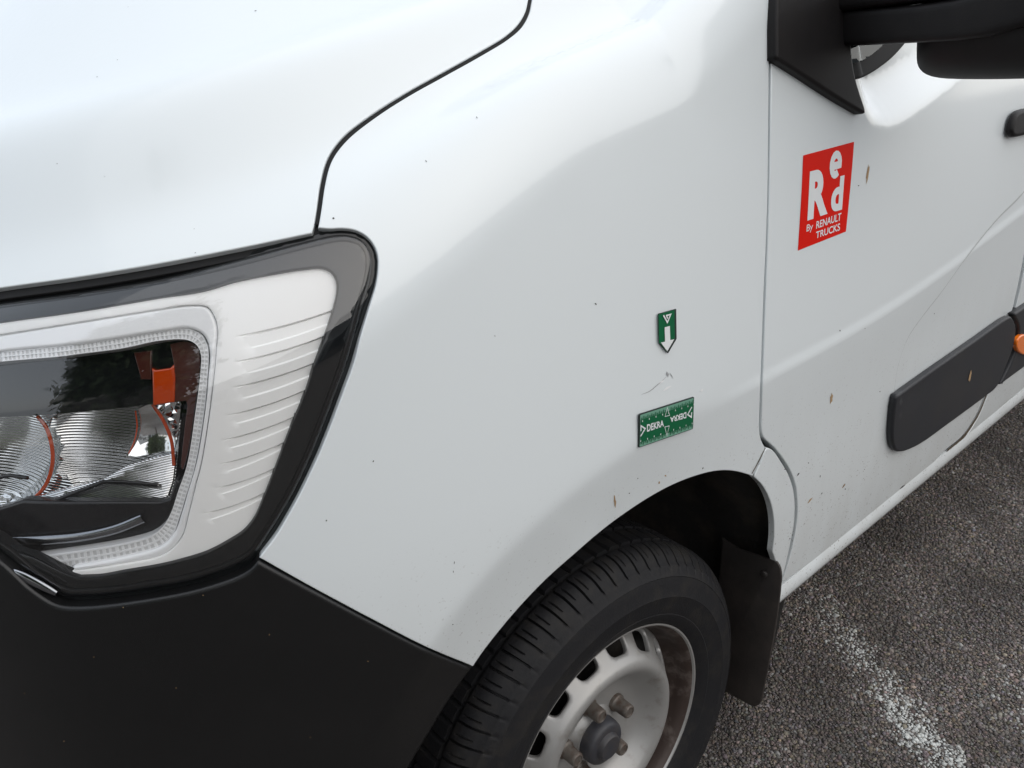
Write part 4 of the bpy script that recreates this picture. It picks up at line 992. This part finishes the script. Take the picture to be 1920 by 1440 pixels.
# mud line in the seam of the arch piece
strip('seam_grime', M['grime'], van, seg((1410, 888), (1423, 864), (1435, 840), step=4), .0014, -.0005)
strip('seam_grime', M['grime'], van, seg((1470, 1093), (1560, 1030), (1642, 966), (1736, 888), (1768, 852), step=8), .0022, .004)
# ------------------------------------------------------------------ ground
def ground_mat():
    m, t, b = new_mat('asphalt'); L = t.links.new; N = t.nodes.new
    tc = N('ShaderNodeTexCoord'); vo = N('ShaderNodeTexVoronoi'); vo.inputs['Scale'].default_value = 130; L(tc.outputs['Object'], vo.inputs['Vector'])
    cr = N('ShaderNodeValToRGB'); e = cr.color_ramp.elements; e[0].position = .0; e[0].color = (.028, .024, .022, 1); e[1].position = 1; e[1].color = (.17, .15, .135, 1)
    x = e.new(.55); x.color = (.09, .078, .070, 1)
    sp = N('ShaderNodeSeparateColor'); L(vo.outputs['Color'], sp.inputs[0]); L(sp.outputs[0], cr.inputs[0])
    L(cr.outputs[0], b.inputs['Base Color']); b.inputs['Roughness'].default_value = .85
    inv = N('ShaderNodeMath'); inv.operation = 'SUBTRACT'; inv.inputs[0].default_value = 1; L(vo.outputs['Distance'], inv.inputs[1])
    bp = N('ShaderNodeBump'); bp.inputs['Strength'].default_value = .9; bp.inputs['Distance'].default_value = .004; L(inv.outputs[0], bp.inputs['Height']); L(bp.outputs[0], b.inputs['Normal'])
    return m
g = mesh_obj('ground', [(-600, -600, 0), (600, -600, 0), (600, 600, 0), (-600, 600, 0)], [(0, 1, 2, 3)], ground_mat(), smooth=False)
tag(g, kind='structure')
def stones():
    ico = np.array([(0, 0, 1)]+[(.894*math.cos(2*math.pi*i/5), .894*math.sin(2*math.pi*i/5), .447) for i in range(5)]+[(.894*math.cos(2*math.pi*(i+.5)/5), .894*math.sin(2*math.pi*(i+.5)/5), -.447) for i in range(5)])
    tri = [(0, 1+i, 1+(i+1) % 5) for i in range(5)]+[(1+i, 6+i, 1+(i+1) % 5) for i in range(5)]+[(1+(i+1) % 5, 6+i, 6+(i+1) % 5) for i in range(5)]
    tri = np.array(tri); r = np.random.default_rng(3)
    sp = .0064; xs = np.arange(.22, 2.9, sp); ys = np.arange(-.42, .62, sp*.9); gx, gy = np.meshgrid(xs, ys)
    gx = gx+(np.arange(gx.shape[0]) % 2)[:, None]*sp*.5
    P = np.c_[gx.ravel(), gy.ravel()]+r.normal(0, sp*.22, (gx.size, 2))
    q = proj(np.c_[P, np.zeros(len(P))]); depth = (np.c_[P, np.zeros(len(P))]-CAM_C) @ CAM_R[2]
    k = (q[:, 0] > 1150) & (q[:, 0] < 2120) & (q[:, 1] < 1640) & (depth > .2)
    k &= ~((P[:, 0] > .5) & (P[:, 1] < -.32)); P = P[k]
    # thin out far away
    k = r.random(len(P)) < np.clip(1.9-P[:, 0]*.45, .55, 1); P = P[k]
    n = len(P); size = sp*np.clip(r.lognormal(-.52, .28, n), .32, 1.15)
    rot = r.uniform(0, 2*math.pi, n); asp = r.uniform(.65, 1, n); zs = r.uniform(.22, .55, n)
    base = ico[None]*(1+r.normal(0, .13, (n, 11, 1))); X = base[:, :, 0]*size[:, None]; Y = base[:, :, 1]*(size*asp)[:, None]; Z = base[:, :, 2]*(size*zs)[:, None]
    tl = r.normal(0, .18, (n, 2)); Z = Z+X*tl[:, :1]+Y*tl[:, 1:]
    c, s = np.cos(rot)[:, None], np.sin(rot)[:, None]
    V = np.stack([X*c-Y*s+P[:, :1], X*s+Y*c+P[:, 1:], Z+.0012+r.normal(0, .0008, (n, 1))], 2).reshape(-1, 3)
    F = (tri[None]+(np.arange(n)*11)[:, None, None]).reshape(-1, 3)
    # stone colours: brown-grey chippings, some pale, and worn road paint in a band
    g_ = r.random(n); col = np.empty((n, 3)); v = np.clip(r.lognormal(-2.0, .34, n), .014, .28)
    tint = np.stack([1+r.normal(.17, .09, n), np.ones(n), 1+r.normal(-.10, .10, n)], 1); col = v[:, None]*tint
    pale = g_ > .955; col[pale] = (r.uniform(.2, .38, pale.sum())[:, None]*np.array([1, .98, .94]))
    def band(a, b, w, soft, grow):
        a, b = np.array(a), np.array(b); u = b-a; Ln = np.linalg.norm(u); u /= Ln; d = P-a; t = d @ u/Ln; o = np.abs(d[:, 0]*u[1]-d[:, 1]*u[0])
        patch = .5+.5*np.sin(P[:, 0]*31+1.3*np.sin(P[:, 1]*47))*np.sin(P[:, 1]*39+2*np.sin(P[:, 0]*23))
        wear = np.interp(t, grow[0], grow[1])
        return np.clip((w-o)/soft, 0, 1)*wear*(.15+.75*patch)
    pb = np.maximum(band((1.0, -.23), (.62, .37), .062, .03, ([0, .15, .45, .75, 1.2], [.02, .26, .55, 1.1, 1.3])), band((.93, .34), (.78, .50), .06, .03, ([-.5, 0, 1], [0, .4, .8])))
    stain = .80+.28*np.sin(P[:, 0]*7.1+1.7*np.sin(P[:, 1]*9.3))*np.sin(P[:, 1]*6.3+1.1*np.sin(P[:, 0]*11.7))
    col *= np.clip(stain+r.normal(0, .05, n), .5, 1.3)[:, None]
    w = r.random(n) < pb*1.25; cov = np.clip(r.beta(2.8, 1.4, w.sum())*np.clip(.55+.6*pb[w], .5, 1), .1, 1)[:, None]
    col[w] = col[w]*(1-cov)+cov*.66*np.array([.97, 1, .965])
    me = bpy.data.meshes.new('asphalt_stones'); me.vertices.add(len(V)); me.vertices.foreach_set('co', V.ravel().astype(np.float32))
    me.loops.add(F.size); me.loops.foreach_set('vertex_index', F.ravel().astype(np.int32)); me.polygons.add(len(F))
    me.polygons.foreach_set('loop_start', np.arange(0, F.size, 3, dtype=np.int32)); me.update(calc_edges=True)
    me.polygons.foreach_set('use_smooth', np.ones(len(F), bool))
    at_ = me.color_attributes.new('stone_colour', 'FLOAT_COLOR', 'POINT'); cc = np.ones((len(V), 4), np.float32); cc[:, :3] = np.repeat(col, 11, 0); at_.data.foreach_set('color', cc.ravel())
    m, t, b = new_mat('chippings'); a = t.nodes.new('ShaderNodeVertexColor'); a.layer_name = 'stone_colour'; t.links.new(a.outputs[0], b.inputs['Base Color']); b.inputs['Roughness'].default_value = .7
    me.materials.append(m); o = bpy.data.objects.new('asphalt_stones', me); link(o); tag(o, kind='stuff', label='brown grey asphalt chippings with a worn white parking line')
    print('stones', n)
stones()
# ------------------------------------------------------------------ surroundings behind the photographer
def box(V, F, x0, x1, y0, y1, z0, z1):
    b = len(V); V += [(x0, y0, z0), (x1, y0, z0), (x1, y1, z0), (x0, y1, z0), (x0, y0, z1), (x1, y0, z1), (x1, y1, z1), (x0, y1, z1)]
    F += [(b, b+3, b+2, b+1), (b+4, b+5, b+6, b+7), (b, b+1, b+5, b+4), (b+1, b+2, b+6, b+5), (b+2, b+3, b+7, b+6), (b+3, b, b+4, b+7)]
hall = empty('workshop_building', (7, 18, 0)); tag(hall, 'pale grey flat roofed workshop building across the car park', 'building')
V, F = [], []; box(V, F, -34, 45, 18, 28, 0, 4.6); mesh_obj('wall', V, F, pr('render_wall', (.38, .38, .375), .8, var=(.6, (.31, .31, .305), .4, .7)), hall, smooth=False)
V, F = [], []; box(V, F, -34.3, 45.3, 17.7, 28.3, 4.6, 5.0); mesh_obj('roof', V, F, pr('roof_trim', (.22, .225, .23), .6), hall, smooth=False)
for i in range(12):
    V, F = [], []; x = -27+i*5.8; box(V, F, x, x+3.2, 17.94, 18.05, 0 if i % 3 == 1 else 1.1, 3.2); w_ = mesh_obj('window' if i % 3 != 1 else 'door', V, F, pr('dark_pane', (.03, .035, .04), .1), hall, smooth=False)

# unseen tree added ahead of the van to darken the lamp glass reflection
def lens_shade_tree(X, Y, H, label, seed):
  tree = empty('lens_shade_tree', (X, Y, 0)); tag(tree, label, 'tree')
  def trunk():
      V = []; F = []; st = [(0, 0, 0, .11), (.02, .0, .8, .09), (.0, .03, 1.8, .075), (-.03, .02, 2.8, .055), (.0, 0, H+.7, .03), (0, 0, H+1.6, .01)]
      def limb(st, n=9):
          b = len(V)
          for (x, y, z, r) in st:
              for k in range(n): V.append((X+x+r*math.cos(2*math.pi*k/n), Y+y+r*math.sin(2*math.pi*k/n), z))
          for i in range(len(st)-1):
              for k in range(n): j = (k+1) % n; F.append((b+i*n+k, b+i*n+j, b+(i+1)*n+j, b+(i+1)*n+k))
      limb(st)
      r = random.Random(4)
      for i in range(9):
          a = i*2.4; z = H-1.4+.28*i; L = 1.1-.06*i; limb([(0, 0, z, .035), (.5*L*math.cos(a), .5*L*math.sin(a), z+.35, .022), (L*math.cos(a), L*math.sin(a), z+.8, .008)], 6)
      return mesh_obj('trunk', V, F, pr('bark', (.09, .07, .055), .9, bump=(30, .6, .01)), tree)
  trunk()
  def crown():
      r = np.random.default_rng(seed); n = 15000; c = []
      for k in range(46):
          a, e = r.uniform(0, 2*math.pi), r.uniform(-1, 1); q = r.uniform(.45, 1); c.append((1.35*q*math.cos(a)*math.sqrt(1-e*e*.7), 1.35*q*math.sin(a)*math.sqrt(1-e*e*.7), H+1.8*e*q))
      c = np.array(c)[r.integers(0, 46, n)]+r.normal(0, .24, (n, 3)); u = r.normal(0, 1, (n, 3)); u /= np.linalg.norm(u, axis=1)[:, None]; v = np.cross(u, r.normal(0, 1, (n, 3))); v /= np.linalg.norm(v, axis=1)[:, None]
      L = r.uniform(.09, .15, (n, 1)); V = np.stack([c-u*L, c+v*L*.55, c+u*L, c-v*L*.55], 1).reshape(-1, 3)+np.array([X, Y, 0]); F = np.arange(4*n).reshape(-1, 4)
      o = mesh_obj('crown', V, F, pr('leaf', (.045, .085, .03), .6, var=(3, (.09, .13, .04), .4, .65)), tree, smooth=False); o['kind'] = 'stuff'; return o
  crown()
lens_shade_tree(-4.2, 1.9, 3.0, 'unseen leafy tree added to darken the lamp glass reflection', 12)
